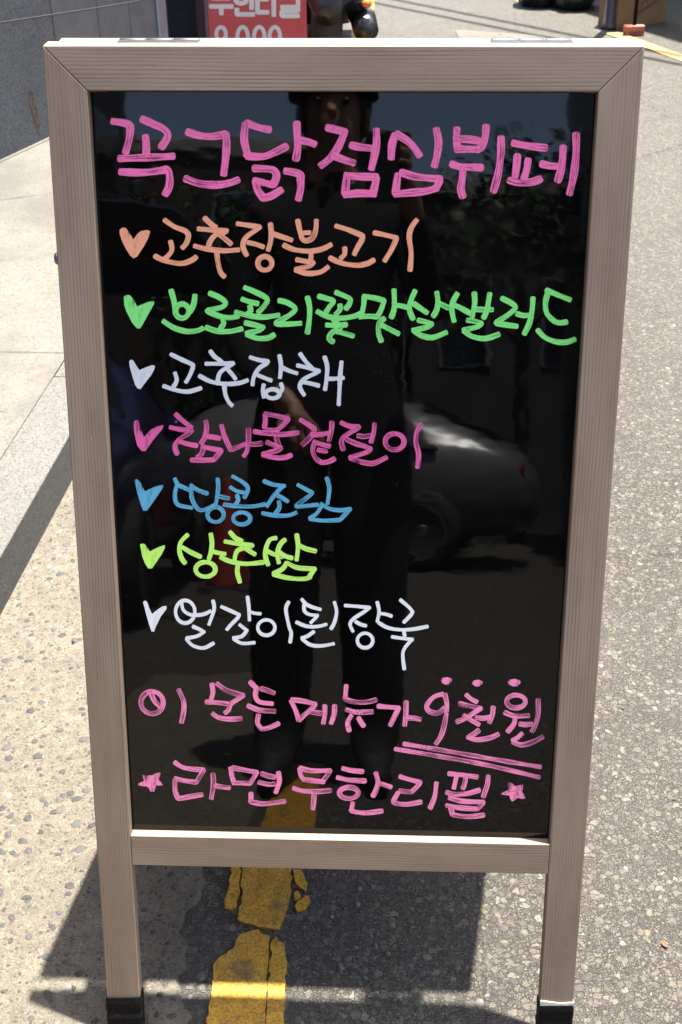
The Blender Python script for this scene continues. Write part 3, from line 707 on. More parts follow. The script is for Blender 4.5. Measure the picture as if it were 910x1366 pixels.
TEXT = [
 ('pink', 32, [
  (A, '38 76 80 82 112 92 119 112 112 165 97 220|175 66 225 88 275 112 294 138 285 165 264 196|190 148 194 190 193 226|70 250 190 245 318 239|75 312 180 315 260 306 290 300;299 312 303 350 298 385 283 415'),
  (A, '387 126 440 142 500 147 555 138;566 136 567 210 555 322|378 344 440 366 520 373 580 364 620 350'),
  (A, '662 84 720 105 768 115|656 90 650 160 666 228;668 238 740 240 790 222 846 194|698 296 760 298 790 306 802 330 790 366;785 372 740 362 700 354|704 368 715 400 740 434;775 425 822 397'),
  (B, '56 85 58 150 60 200 52 252|75 165 110 172 138 182|5 308 45 315 72 326 74 350 74 390 64 438'),
  (B, '200 106 240 115 280 125;275 140 250 195 215 245 170 282|228 236 275 255 320 270|312 188 350 196 405 202|428 118 428 180 418 240 405 295|290 332 285 380 281 412|287 328 350 334 428 335|428 342 420 380 412 412|282 418 350 412 418 415'),
  (B, '514 140 500 190 497 246|522 135 570 165 605 200 628 234|708 115 718 170 712 230 699 282|528 328 522 370 517 412|545 315 600 332 660 340 726 345|723 352 712 378 700 390|517 415 600 408 660 402 708 388'),
  (C, '244 112 242 150 246 200|380 100 376 150 362 192 345 205|245 158 300 160 348 168|242 206 290 206 343 208|220 276 260 288 310 290 358 292|272 298 268 350 262 390 270 426|450 154 448 230 436 320 415 400'),
  (C, '508 178 560 188 610 195 658 200|526 237 522 285 516 330|576 257 570 300 558 340|490 352 530 362 590 360 632 346|640 275 680 284 712 286|740 197 736 260 728 310 715 352|800 137 800 220 790 320 770 412')]),
 ('orange', 22, [
  (Dd, 'F 48 82 62 84 75 100 98 138 118 110 135 98 165 93 177 100 168 130 150 165 118 215 100 226 84 214 62 180 45 145 34 112 34 92'),
  (Dd, '245 48 290 78 340 98 355 120 345 155 328 176|272 148 278 185 262 212 246 226|200 216 250 238 320 250 370 235 390 220'),
  (Dd, '432 38 460 65 482 80|402 88 470 94 535 98|522 106 480 118 455 150 448 184|495 112 530 138 553 158|385 168 440 182 520 190 588 186|488 202 494 250 505 290 522 310'),
  (Dd, '585 64 640 72 688 80;672 92 622 130 610 170 626 210|635 152 670 160 703 172|738 66 742 110 738 150 728 186|752 112 800 128 836 140|E 712 249 33 32'),
  (Ee, '236 50 244 90 252 125|322 50 320 90 305 130 272 144 252 126 262 108 290 106|172 165 220 185 290 192 350 182 390 162|296 198 298 215 296 232|232 232 275 240 308 246;290 262 227 278|227 281 280 296 340 290 376 267'),
  (Ee, '415 75 470 92 538 120;535 140 515 175 500 206|455 178 455 205 438 224|387 224 440 248 510 258 560 250 590 234'),
  (Ee, '594 106 650 118 696 130;690 150 668 195 642 236|790 48 765 85 756 130 765 200 760 280')]),
 ('green', 23, [
  (Ff, 'F 36 90 50 82 66 84 84 108 98 136 120 126 140 118 160 112 178 112 176 126 150 172 125 218 112 238 98 238 76 214 48 160 38 130'),
  (Ff, '257 62 270 110 276 160|368 85 362 125 345 160|E 308 157 31 33|222 205 270 235 330 252 380 248 403 238'),
  (Ff, '438 74 480 92 510 116 495 138 428 154;428 158 480 180 530 188 568 182|498 195 502 215 488 238|422 234 470 250 530 252 586 240'),
  (Ff, '602 48 650 68 703 98 698 125 665 162|590 102 625 114 660 122|625 135 628 155 615 170|560 162 620 178 690 185 758 176|605 212 650 222 686 232;670 246 610 262|612 267 660 284 710 282 736 268'),
  (Ff, '762 108 800 118 836 145 815 172 748 212;752 217 800 218 860 214'),
  (Gg, '246 94 256 140 254 200 246 258'),
  (Gg, '300 88 335 98 368 110 350 135 335 158|380 70 415 85 446 102 438 130 425 145|398 130 398 150 380 170|294 160 340 182 400 190 460 182 500 165|368 198 385 212|337 222 380 224 426 220|400 235 360 258 347 285 365 300|378 250 420 262 458 273'),
  (Gg, '512 87 508 130 498 180|510 88 560 96 603 108;602 114 590 150 572 183|492 184 530 181 570 184|650 60 652 110 650 150 638 186|654 131 680 132 713 140|603 192 580 215 578 260 590 296|592 222 630 242 670 262'),
  (Gg, '748 64 728 110 722 150 738 193|742 122 775 145 803 164|850 72 855 110 850 150 834 180|858 120 880 130 903 141|765 200 800 208 826 216;800 233 740 246|742 250 780 272 830 280 893 257'),
  (Hh, '280 77 262 110 255 150 265 203|274 132 310 150 338 166|360 74 362 120 350 183|366 148 400 150 443 150|432 77 425 120 418 155 404 188|330 200 365 206 393 214;375 230 310 246|312 250 350 275 410 285 473 266'),
  (Hh, '490 98 530 118 552 138 530 165 464 210;464 215 510 222 558 228|560 170 590 178 616 176|634 97 630 150 618 210 594 262'),
  (Hh, '698 60 750 82 806 104|704 70 692 120 700 170 735 205;737 207 760 212 790 208|657 247 690 280 740 300 790 302 828 289')]),
 ('white', 18.5, [
  (I_, 'F 26 76 36 68 46 74 60 98 73 118 100 106 134 94 147 98 143 116 125 146 92 188 80 206 66 204 54 188 42 150 28 100'),
  (I_, '222 45 270 68 323 92;322 110 305 150 291 173|240 132 248 165 234 194|188 192 240 210 300 218 360 202'),
  (I_, '405 30 425 55 450 72 462 84|385 88 440 88 512 86;500 95 450 130 438 182|480 108 505 135 522 158|355 145 410 172 480 182 540 178 578 165|470 192 475 230 490 265 506 282'),
  (I_, '592 58 630 70 673 77;668 86 630 112 608 150 602 186|628 142 660 155 688 166|728 50 735 100 730 152|740 105 770 120 808 132|654 187 650 215 655 243|E 696 228 32 21|735 182 742 204 730 222'),
  (J_, '352 42 380 80 405 105|340 96 380 105 440 122;425 132 370 160 350 195 370 233|372 175 400 180 438 190|466 57 478 100 475 160 468 208|480 158 510 158 553 154|545 80 540 130 536 200 532 278')]),
 ('magenta', 21, [
  (K_, 'F 28 78 40 72 54 74 60 110 78 150 110 115 140 100 168 94 164 112 120 165 84 216 66 216 46 190 32 130'),
  (K_, '227 45 260 75 298 105|202 105 250 115 300 118;290 130 240 165 222 195 232 228|248 172 280 182 323 190|367 77 370 110 362 150 345 178|372 147 400 150 430 156|355 192 348 225 328 244|352 195 400 205 438 212;430 225 405 255|300 257 350 258 403 256'),
  (K_, '440 98 455 150 480 205;485 208 520 195 548 184|565 112 565 170 560 210 545 238|572 182 590 184 626 180'),
  (K_, '642 47 645 75 640 106|642 42 700 52 750 65;745 75 720 100 700 116|642 116 670 118 703 118|594 124 640 132 720 138 796 130|696 148 700 170 708 195|652 175 690 190 716 200;700 212 634 229|634 234 680 245 730 246 764 235'),
  (L_, '250 70 290 95 313 112;310 130 285 160 258 186|302 140 340 138 380 132|395 82 392 120 382 165|310 187 305 215 320 250 345 268;348 270 380 265 406 252|312 172 350 185 383 192|332 210 350 214 368 216'),
  (L_, '440 84 480 100 520 102;510 112 450 150 440 180 448 208|465 162 510 182 545 192|517 144 545 148 575 142|594 90 590 130 578 173|548 194 575 204;560 220 480 246|482 249 540 268 590 272 648 246'),
  (L_, 'E 688 172 44 38|812 92 790 130 788 180 800 230 795 290')]),
 ('blue', 17.5, [
  (M_, 'F 34 70 44 66 58 78 70 100 82 124 100 115 125 104 150 96 168 94 164 110 130 160 92 214 74 214 64 190 46 130'),
  (M_, '222 66 236 92 260 104 300 122|232 92 222 140 235 185 300 200|297 95 330 118 373 134|300 102 300 150 320 195 350 212 408 187|422 66 424 110 414 182|430 147 450 152 473 156|E 412 232 38 35'),
  (M_, '492 54 540 82 563 110 547 153|482 105 510 122 543 130|512 142 518 165 506 184|452 185 500 192 580 194 643 184|E 534 250 40 28'),
  (M_, '638 76 680 92 733 98;715 110 680 150 652 193|698 142 720 152 748 170|708 172 710 200 692 226|632 226 690 236 750 236 788 223'),
  (N_, '412 94 450 115 478 130;470 140 404 190;406 196 450 192 503 186|546 62 558 110 550 180|520 182 560 205 610 212 656 206;650 212 612 253|522 190 500 225 467 248|468 252 530 260 608 257')]),
 ('lime', 19.5, [
  (O_, 'F 24 92 34 88 46 90 70 125 90 114 112 104 140 94 140 108 125 138 98 178 80 204 62 204 46 178 34 146'),
  (O_, '245 48 215 80 208 120 220 160 234 178|224 106 260 128 306 149|355 44 360 90 355 130 346 158|368 126 395 132 420 136|E 330 208 46 34'),
  (O_, '445 35 470 62 498 75|422 78 480 88 548 96;540 100 480 120 465 165|507 102 540 125 560 137|402 152 450 172 520 182 600 175|482 184 478 220 490 266'),
  (O_, '658 62 630 70 612 110 610 150 622 186|617 122 650 138 688 150|700 70 680 90 665 130 672 176|676 127 700 145 733 155|756 47 762 100 755 163|768 96 800 112 843 122|708 178 690 205 648 227|712 178 760 200 840 205;835 212 817 238|648 231 720 248 790 252 820 242')]),
 ('white', 15.5, [
  (P_, 'F 38 46 48 38 58 46 68 76 80 102 100 86 128 66 148 64 148 78 122 112 98 160 90 184 78 184 66 150 50 92'),
  (P_, 'E 235 91 45 53|218 50 228 85 265 106 320 103 352 88|365 40 370 80 346 150|272 160 300 172 323 185;290 205 242 214|242 219 270 248 320 260 367 238'),
  (P_, '405 68 450 88 487 105;480 120 450 150 430 174|526 22 532 70 535 130|540 92 560 98 586 100|490 152 523 178;500 205 460 213|462 218 500 238 558 235'),
  (P_, 'E 614 165 40 36|718 46 705 80 720 160 730 190 725 233'),
  (Q_, '220 34 240 56 270 70 306 80|230 60 232 88 255 104 292 108;285 118 262 142|195 140 240 158 290 160 333 150|372 47 382 90 372 140 356 170|275 184 245 205 220 213|222 219 260 245 310 250 368 240'),
  (Q_, '422 62 480 66 536 72;520 85 460 125 445 150 458 182|472 138 495 150 518 156|572 47 580 90 572 136|584 99 610 102 638 111|E 515 225 36 34'),
  (Q_, '680 36 720 70 736 90;730 105 696 140|578 142 620 165 680 175 740 172 806 160|695 177 700 202|642 208 690 215 736 220;720 235 692 280 698 358')]),
 ('rose', 21, [
  (R9, 'E 98 165 52 52|95 128 110 160 135 185|222 107 245 160 245 210 235 256'),
  (R9, '378 80 382 120 372 155|402 78 450 110 523 132;510 142 468 168;460 180 455 200 440 212|352 162 400 165 448 170|382 217 410 235 460 242 513 240'),
  (R9, '557 70 585 98|586 94 580 130 590 155 610 165 658 170|608 100 640 110 666 120|547 180 600 200 670 206|595 224 590 260 608 286;617 288 650 280 688 263'),
  (S9, '205 158 225 200 240 246|208 152 260 158 316 172;310 185 270 220 242 246|292 207 320 212 343 215|362 180 362 220 355 260|408 180 405 220 392 260'),
  (S9, '462 87 458 140;460 150 500 162 550 164 600 153|464 198 510 210 583 208|485 227 468 260 476 295|520 237 530 255 543 273'),
  (S9, '612 182 660 186 706 190;700 205 685 235 668 270|742 162 740 220 735 270|748 236 780 238 806 243'),
  (T9, '352 126 310 140 278 180 290 206 330 214 360 190|362 127 372 180 362 260 345 320 322 356'),
  (T9, '464 130 485 148 510 161|432 170 480 182 530 192;510 205 460 238 420 254|452 226 490 250 520 267|510 235 540 238 576 233|588 187 584 225 571 256|520 294 500 310 480 322|470 326 510 338 570 330 610 313'),
  (T9, 'E 695 160 44 30|644 212 690 228 753 226|690 237 685 265 657 300|714 265 740 268 768 265|798 152 798 220 785 270 770 298|722 310 700 330 680 342|682 350 720 362 770 350 818 326')]),
 ('rose', 19, [
  (T9, 'F 344 60 352 50 375 46 396 54 394 66 380 80 366 82 350 74'), (T9, 'F 488 74 498 62 520 58 538 66 538 78 522 90 506 90 494 82'), (T9, 'F 656 70 664 58 690 54 714 62 716 74 702 88 682 90 664 82'),
  (T9, '172 358 350 388 580 428 808 466'), (T9, '132 382 300 410 550 455 803 514')]),
 ('rose', 21, [
  (U9, 'F 50 118 70 122 86 120 100 120 110 112 138 106 136 120 128 140 138 150 148 166 130 168 116 166 112 180 108 196 90 196 84 182 74 172 50 170 32 166 34 158 60 146 56 132'),
  (U9, '205 60 250 85 338 95;330 110 306 150|207 135 250 145 303 152|205 142 205 190 216 222;222 228 270 220 330 210|382 114 384 160 375 226|394 168 425 174 458 177'),
  (U9, '465 87 470 120 478 148|473 85 530 95 586 105;582 115 557 156|478 155 515 156 553 158|610 112 640 122 670 128|598 152 640 162 668 160|688 107 692 150 676 198|560 204 560 234;562 243 620 252 716 240'),
  (V9, '245 90 250 120 262 138|247 86 300 98 386 98;380 110 352 148|264 140 310 145 356 150|217 180 260 192 330 195 388 190|312 203 310 240 306 275'),
  (V9, '447 88 490 98 538 102|422 130 480 142 550 146|E 474 202 44 26|600 110 610 150 600 190 587 216|618 157 645 165 670 174|492 250 487 280;487 286 550 295 628 286'),
  (V9, '714 126 760 140 806 152;800 165 772 193|712 192 740 196 768 197|703 202 682 240;687 248 740 255 810 244'),
  (W9, '358 157 350 220 329 272'),
  (W9, '417 112 480 118 548 128|452 124 446 150 440 178|495 132 490 160 482 180|407 200 440 208 500 205 558 189|600 124 595 165 577 218|420 225 480 240 576 244;570 255 550 276|407 260 460 270 543 276|425 272 432 298;437 303 500 312 578 305'),
  (W9, 'F 690 158 700 153 712 158 726 172 744 166 764 164 762 180 758 196 766 210 774 228 756 230 738 224 722 238 710 242 702 228 698 214 678 212 658 208 672 198 692 190 694 176')])]
for (mat, wd, glyphs) in TEXT:
    for (o, g) in glyphs:
        ink = Ink(panel_map); filled = True
        for kind, pts in parse(g, o[0], o[1], 3.5):
            if kind == 'F': ink.fill(pts)
            else: ink.ribbon(pts, wd/3.5*1.08); filled = False
        ink.build('drawn_mark' if filled else 'letter', M[mat], panel)

# ================================================================== THINGS ALONG THE STREET
# ---- red banner stand
YS = 4.7
a = on_y(278, 30, YS); b = on_y(409, 30, YS)
rs = thing('price_banner', 'red banner stand with white lettering beside the black scooter', 'sign', ((a[0]+b[0])/2, YS, 0))
hw = (b[0]-a[0])/2
box('banner_sheet', -hw, hw, 0.0, 0.012, 0.06, 0.95, M['redvinyl'], rs, 0.002)
for s in (-1, 1): box('frame_post', s*(hw-0.012)-0.008, s*(hw-0.012)+0.008, 0.013, 0.033, 0.0, 0.96, M['alu'], rs, 0.002)
for s in (-1, 1): box('foot', s*(hw-0.012)-0.012, s*(hw-0.012)+0.012, -0.06, 0.28, 0.0, 0.012, M['alu'], rs, 0.002)
def banner_map(px, py, h):
    q = on_y(px, py, YS-0.0012-h); return (q[0]-(a[0]+b[0])/2, q[1]-YS, q[2])
BT = [(18, '236 -42 304 -42;304 -8;236 -8;236 -42|228 24 314 24|271 26 271 54'),
      (18, '322 -46 372 -46|318 -26 374 -26|E 346 0 20 12|386 -50 386 34|386 -10 402 -10|330 32 330 54;396 54'),
      (18, '408 -40 448 -40;448 -4;408 -4;408 46;450 46|470 -48 470 60'),
      (17, '494 -44 546 -44|502 -42 502 -12|536 -42 536 -12|492 -10 548 -10|562 -50 562 20|498 26 562 26;562 42;500 42;500 60;566 60'),
      (15, 'E 270 128 18 25|288 130 284 165 262 182'),
      (13, '308 172 304 186'),
      (15, 'E 352 140 20 38'), (15, 'E 415 140 20 38'), (15, 'E 474 140 20 38')]
for wd, g in BT:
    ink = Ink(banner_map)
    for kind, pts in parse(g, 200, 0, 2.844): ink.ribbon(pts, wd/2.844, 0.2, 0.0)
    ink.build('letter', M['whiteprint'], rs)

# ---- black scooter parked behind the banner
def torus_tyre(name, R0, r0, width, M4, mat, parent):
    prof = [(R0-r0*0.9, -width*0.5), (R0-r0*0.3, -width*0.62), (R0+r0*0.5, -width*0.5), (R0+r0*0.9, -width*0.2), (R0+r0, 0), (R0+r0*0.9, width*0.2), (R0+r0*0.5, width*0.5), (R0-r0*0.3, width*0.62), (R0-r0*0.9, width*0.5)]
    return lathe(name, prof, mat, parent, 28, M4)
def loft(name, secs, mat, parent, seg=16, smooth=True, p=2.6):
    """secs: (y, z centre, half width, half height) rounded sections along y"""
    vs, fs = [], []
    for (y, zc, hw_, hh) in secs:
        for k in range(seg):
            t = 2*math.pi*k/seg; c, s_ = math.cos(t), math.sin(t)
            vs.append((hw_*math.copysign(abs(c)**(2/p), c), y, zc+hh*math.copysign(abs(s_)**(2/p), s_)))
    n = len(secs)
    for i in range(n-1):
        for k in range(seg): fs.append((i*seg+k, i*seg+(k+1) % seg, (i+1)*seg+(k+1) % seg, (i+1)*seg+k))
    fs.append(tuple(range(seg))); fs.append(tuple(range((n-1)*seg, n*seg))[::-1])
    o = pyd(name, vs, fs, mat, parent, smooth)
    bm = bmesh.new(); bm.from_mesh(o.data); bmesh.ops.recalc_face_normals(bm, faces=bm.faces[:]); bm.to_mesh(o.data); bm.free(); return o
am = on_y(488, 5, 4.98)
sc = thing('scooter', 'black scooter with amber rear indicators parked beside the red banner', 'scooter', (am[0]-0.185, 5.05, 0), R_(4))
sc.scale = (1.2, 1, 1)
RX = Matrix.Rotation(math.pi/2, 4, 'Y')
for (yy, nm) in ((0.12, 'wheel'), (1.32, 'wheel')):
    wh = torus_tyre('wheel', 0.19, 0.05, 0.10, Matrix.Translation((0, yy, 0.24)) @ RX, M['rubber'], sc)
    lathe('rim', [(0.001, -0.03), (0.09, -0.035), (0.15, -0.045), (0.15, 0.045), (0.09, 0.035), (0.001, 0.03)], M['chrome'], wh, 24, Matrix.Translation((0, yy, 0.24)) @ RX)
loft('rear_body', [(-0.12, 0.52, 0.04, 0.05), (-0.08, 0.47, 0.13, 0.16), (0.05, 0.44, 0.185, 0.23), (0.3, 0.43, 0.20, 0.25), (0.55, 0.44, 0.19, 0.22), (0.62, 0.42, 0.14, 0.12)], M['blackgloss'], sc)
loft('rear_mudguard', [(-0.13, 0.30, 0.05, 0.05), (-0.05, 0.44, 0.10, 0.07), (0.12, 0.50, 0.11, 0.05), (0.3, 0.46, 0.10, 0.05)], M['blackplastic'], sc)
loft('seat', [(0.0, 0.70, 0.08, 0.03), (0.06, 0.73, 0.14, 0.05), (0.4, 0.72, 0.15, 0.06), (0.62, 0.69, 0.11, 0.05), (0.68, 0.67, 0.06, 0.03)], M['tape'], sc)
loft('floorboard', [(0.55, 0.30, 0.16, 0.05), (0.8, 0.28, 0.17, 0.05), (1.05, 0.30, 0.17, 0.06)], M['blackplastic'], sc)
loft('front_shield', [(0.98, 0.58, 0.18, 0.30), (1.06, 0.62, 0.19, 0.32), (1.12, 0.66, 0.12, 0.30)], M['blackgloss'], sc)
loft('front_mudguard', [(1.12, 0.44, 0.05, 0.03), (1.25, 0.49, 0.08, 0.04), (1.42, 0.47, 0.08, 0.04), (1.55, 0.38, 0.05, 0.03)], M['blackgloss'], sc)
tube('handlebar', [(-0.33, 0.98, 1.0), (-0.15, 1.08, 1.03), (0.15, 1.08, 1.03), (0.33, 0.98, 1.0)], 0.014, M['tape'], sc)
tube('steering_column', [(0, 1.08, 1.02), (0, 1.2, 0.6), (0, 1.3, 0.26)], 0.025, M['chrome'], sc)
for s in (-1, 1):
    tube('mirror_stem', [(s*0.2, 1.05, 1.03), (s*0.28, 1.04, 1.18)], 0.006, M['tape'], sc)
    loft('mirror', [(1.02, 1.21, 0.06, 0.04), (1.05, 1.21, 0.07, 0.05)], M['blackplastic'], sc).location = (s*0.30, 0, 0)
    x = 0.155*s
    tube('indicator_stalk', [(s*0.06, -0.02, am[2]), (x, -0.05, am[2])], 0.008, M['blackplastic'], sc, 8)
    lathe('indicator', [(0.001, -0.02), (0.014, -0.018), (0.020, 0.0), (0.018, 0.014), (0.001, 0.02)], M['amber'], sc, 14, Matrix.Translation((x, -0.075, am[2])) @ Matrix.Rotation(math.pi/2, 4, 'X'))
loft('tail_lamp', [(-0.128, 0.60, 0.05, 0.02), (-0.10, 0.60, 0.08, 0.03)], M['redlens'], sc)
tube('exhaust', [(0.15, -0.10, 0.22), (0.15, 0.2, 0.22), (0.13, 0.45, 0.2), (0.06, 0.6, 0.22)], [0.05, 0.055, 0.03, 0.02], M['blackplastic'], sc, 14)
tube('kickstand', [(-0.08, 0.5, 0.25), (-0.2, 0.42, 0.0)], 0.012, M['steel'], sc, 8)

# ---- pole, cardboard box, broom, bin bags on the far right
pg = on_ground(812, 38)
pol = thing('utility_pole', 'slim white painted pole with dark sleeve beside the cardboard box', 'pole', (pg[0], pg[1], 0))
tube('pole_shaft', [(0, 0, 0.16), (0, 0, 5.6)], 0.024, M['polewhite'], pol, 16)
lathe('pole_sleeve', [(0.001, 0), (0.046, 0), (0.046, 0.02), (0.034, 0.03), (0.030, 0.17), (0.0245, 0.18)], M['darksteel'], pol, 16)
p0 = on_ground(823, 40); p1 = on_ground(888, 30)
ang = math.atan2(p1[1]-p0[1], p1[0]-p0[0]); wdt = math.hypot(p1[0]-p0[0], p1[1]-p0[1])
cb = thing('cardboard_box', 'flat brown cardboard box with printed script standing against the shop', 'box', (p0[0], p0[1], 0), ang)
bm = bmesh.new(); add_box(bm, 0, wdt, 0, 0.16, 0.0, 0.34, 0.003, 1); from_bm('carton', bm, M['card'], cb)
box('flap', 0.004, wdt-0.004, 0.002, 0.078, 0.3405, 0.344, M['card'], cb); box('flap', 0.004, wdt-0.004, 0.082, 0.158, 0.3405, 0.344, M['card'], cb)
def box_map(px, py, h): return (px*wdt, -0.0012-h, py)
ink = Ink(box_map)
for st in ([(0.42, 0.10), (0.50, 0.145), (0.56, 0.12), (0.60, 0.16), (0.66, 0.135), (0.70, 0.175), (0.78, 0.16), (0.86, 0.20)], [(0.40, 0.075), (0.6, 0.10), (0.84, 0.145)]):
    P = np.array(st); d = np.gradient(P, axis=0); b0 = len(ink.V)
    for j, q in enumerate(P):
        t = d[j]/np.linalg.norm(d[j]); n = np.array([-t[1], t[0]])*0.010
        for sg in (-1, 1): ink.V.append(box_map(q[0]+n[0]*sg, q[1]+n[1]*sg, 0.0001*j)); ink.U.append((0, 0))
        if j: ink.F.append((b0+2*j-2, b0+2*j-1, b0+2*j+1, b0+2*j))
ink.build('printed_script', M['cardink'], cb)
bh = on_ground(845, 47)
bro = thing('broom', 'broom with red brush head and dark handle leaning on the cardboard box', 'broom', (bh[0], bh[1], 0), 0.12)
bm = bmesh.new(); add_box(bm, -0.055, 0.055, -0.02, 0.02, 0.022, 0.052, 0.006, 2); from_bm('brush_head', bm, M['brush'], bro)
bm = bmesh.new()
for i in range(22):
    for j in range(4):
        x = -0.05+0.1*i/21; y = -0.015+0.03*j/3; add_tube(bm, [(x, y, 0.026), (x*1.06+rng.normal()*0.002, y*1.3+rng.normal()*0.002, 0.0)], [0.0022, 0.0012], 5)
from_bm('bristles', bm, M['brush'], bro)
tube('broom_handle', [(0, 0, 0.05), (0.02, 0.10, 0.50), (0.05, 0.26, 1.15)], 0.010, M['tape'], bro, 10)
def bag(loc, r, h, label, seed):
    g = np.random.default_rng(seed); bm = bmesh.new(); bmesh.ops.create_icosphere(bm, subdivisions=4, radius=1.0)
    ph = g.random((6, 3))*6.28; fr = 2+g.random((6, 3))*5
    for v in bm.verts:
        n = v.co.normalized(); k = 1+sum(0.035*math.sin(fr[i]@np.array(n)+ph[i][0]) for i in range(6)) + 0.03*math.sin(9*math.atan2(n.y, n.x)+3*n.z)*max(0, n.z)
        z = max(n.z, -0.72); neck = 1-0.55*max(0, n.z-0.55)/0.45
        v.co = Vector((n.x*r*k*neck, n.y*r*k*neck, (z+0.72)/1.72*h*k if z > -0.72 else 0.0))
    o = from_bm('bag', bm, M['bag'], None, True); t = thing('bin_bag', label, 'bag', loc, g.random()*6, 'black bin bags'); o.parent = t
    tube('tied_neck', [(0, 0, h*0.93), (0.01, 0, h*1.02), (0.03, 0.01, h*1.12)], [0.03, 0.016, 0.035], M['bag'], t, 8)
b1 = on_ground(718, 12); b2 = on_ground(768, 17)
bag((b1[0], b1[1]+0.12, 0), 0.13, 0.3, 'round black bin bag at the end of the curving yellow line', 3)
bag((b1[0]+0.2, b1[1]+0.08, 0), 0.15, 0.33, 'bulging black bin bag in the middle of its pile', 4)
bag((b2[0], b2[1]+0.13, 0), 0.12, 0.28, 'small black bin bag nearest the white pole', 5)

# ================================================================== SEEN MIRRORED IN THE PANEL
# ---- person photographing the board
person = thing('person', 'person in dark clothes holding a phone in front of the menu board', 'person', (0, 0, 0))
PX = -0.075; PYb = -1.30
J = {}; E_ = []
def jt(n, x, y, z, r, par=None):
    J[n] = (len(J), Vector((x, y, z)), r)
    if par: E_.append((J[par][0], J[n][0]))
jt('pelvis', PX, PYb, 0.92, (0.155, 0.11)); jt('waist', PX, PYb+0.01, 1.05, (0.135, 0.095), 'pelvis'); jt('chest', PX, PYb, 1.24, (0.165, 0.11), 'waist')
jt('upper', PX, PYb-0.01, 1.36, (0.13, 0.085), 'chest'); jt('neck', PX, PYb, 1.44, (0.055, 0.055), 'upper'); jt('jaw', PX, PYb+0.025, 1.52, (0.068, 0.075), 'neck'); jt('brow', PX, PYb+0.02, 1.60, (0.076, 0.092), 'jaw'); jt('crown', PX, PYb+0.005, 1.665, (0.055, 0.065), 'brow')
for s, nm in ((1, 'r'), (-1, 'l')):
    jt('hip'+nm, PX+s*0.09, PYb, 0.86, (0.118, 0.12), 'pelvis'); jt('thigh'+nm, PX+s*0.10, PYb+0.015, 0.68, (0.108, 0.11), 'hip'+nm)
    jt('knee'+nm, PX+s*0.105, PYb+0.02, 0.47, (0.085, 0.09), 'thigh'+nm); jt('calf'+nm, PX+s*0.11, PYb, 0.33, (0.080, 0.085), 'knee'+nm)
    jt('ankle'+nm, PX+s*0.115, PYb-0.02, 0.095, (0.062, 0.068), 'calf'+nm); jt('foot'+nm, PX+s*0.12, PYb+0.07, 0.045, (0.043, 0.036), 'ankle'+nm); jt('toe'+nm, PX+s*0.13, PYb+0.17, 0.032, (0.040, 0.026), 'foot'+nm)
ph = np.array([CAM[0], CAM[1]-0.022, CAM[2]-0.03])       # phone body just behind the lens
jt('shr', PX+0.165, PYb-0.01, 1.34, (0.062, 0.062), 'upper'); jt('elr', PX+0.235, PYb+0.10, 1.10, (0.044, 0.044), 'shr'); jt('fr', PX+0.20, PYb+0.22, 1.23, (0.038, 0.038), 'elr'); jt('wrr', ph[0]+0.05, ph[1]-0.05, ph[2]-0.06, (0.026, 0.022), 'fr'); jt('par', ph[0]+0.035, ph[1]-0.035, ph[2]-0.01, (0.030, 0.016), 'wrr')
jt('shl', PX-0.165, PYb-0.01, 1.34, (0.062, 0.062), 'upper'); jt('ell', PX-0.225, PYb+0.0, 1.08, (0.044, 0.044), 'shl'); jt('fl', PX-0.17, PYb+0.10, 0.97, (0.037, 0.037), 'ell'); jt('wrl', PX-0.09, PYb+0.17, 0.90, (0.026, 0.022), 'fl'); jt('pal', PX-0.06, PYb+0.185, 0.865, (0.030, 0.017), 'wrl')
for f in range(4):      # fingers: right hand closes round the phone, left hand hangs half curled
    q = f*0.019
    x, y, z = ph[0]+0.048, ph[1]-0.022, ph[2]+0.025-q
    jt(f'a{f}', x, y, z, (0.0088, 0.0088), 'par'); jt(f'b{f}', x+0.004, y+0.022, z+0.006, (0.008, 0.008), f'a{f}'); jt(f'c{f}', x-0.012-0.003*(f % 2), y+0.034, z+0.010, (0.007, 0.007), f'b{f}')
    ln = (0.9, 1.0, 0.95, 0.75)[f]
    x, y, z = PX-0.075+q, PYb+0.20-q*0.2, 0.835
    jt(f'd{f}', x, y, z, (0.0088, 0.0088), 'pal'); jt(f'e{f}', x+0.004, y+0.004, z-0.030*ln, (0.0082, 0.0082), f'd{f}'); jt(f'g{f}', x+0.010, y-0.012, z-0.052*ln, (0.007, 0.007), f'e{f}')
jt('t1', ph[0]+0.012, ph[1]-0.024, ph[2]+0.005, (0.010, 0.010), 'par'); jt('t2', ph[0]-0.008, ph[1]-0.016, ph[2]+0.03, (0.0085, 0.0085), 't1')
jt('t3', PX-0.095, PYb+0.20, 0.86, (0.010, 0.010), 'pal'); jt('t4', PX-0.105, PYb+0.212, 0.835, (0.0085, 0.0085), 't3')
me = bpy.data.meshes.new('body'); me.from_pydata([tuple(v[1]) for v in J.values()], E_, []); bo = link(bpy.data.objects.new('body', me))
sm = bo.modifiers.new('skin', 'SKIN'); sm.use_smooth_shade = True; ss = bo.modifiers.new('sub', 'SUBSURF'); ss.levels = 2; ss.render_levels = 2
for (i, v, r) in J.values(): me.skin_vertices[0].data[i].radius = r; me.skin_vertices[0].data[i].use_root = (i == 0)
bpy.context.view_layer.update(); dg = bpy.context.evaluated_depsgraph_get(); bme = bpy.data.meshes.new_from_object(bo.evaluated_get(dg)); bpy.data.objects.remove(bo); bpy.data.meshes.remove(me)
bme.name = 'body'; bme.materials.clear()
for mm in ('skin', 'cloth', 'trouser', 'rubber'): bme.materials.append(M[mm])
zmin = min(v.co.z for v in bme.vertices)
for v in bme.vertices: v.co.z -= zmin*max(0, 1-v.co.z/0.3) - 0.001
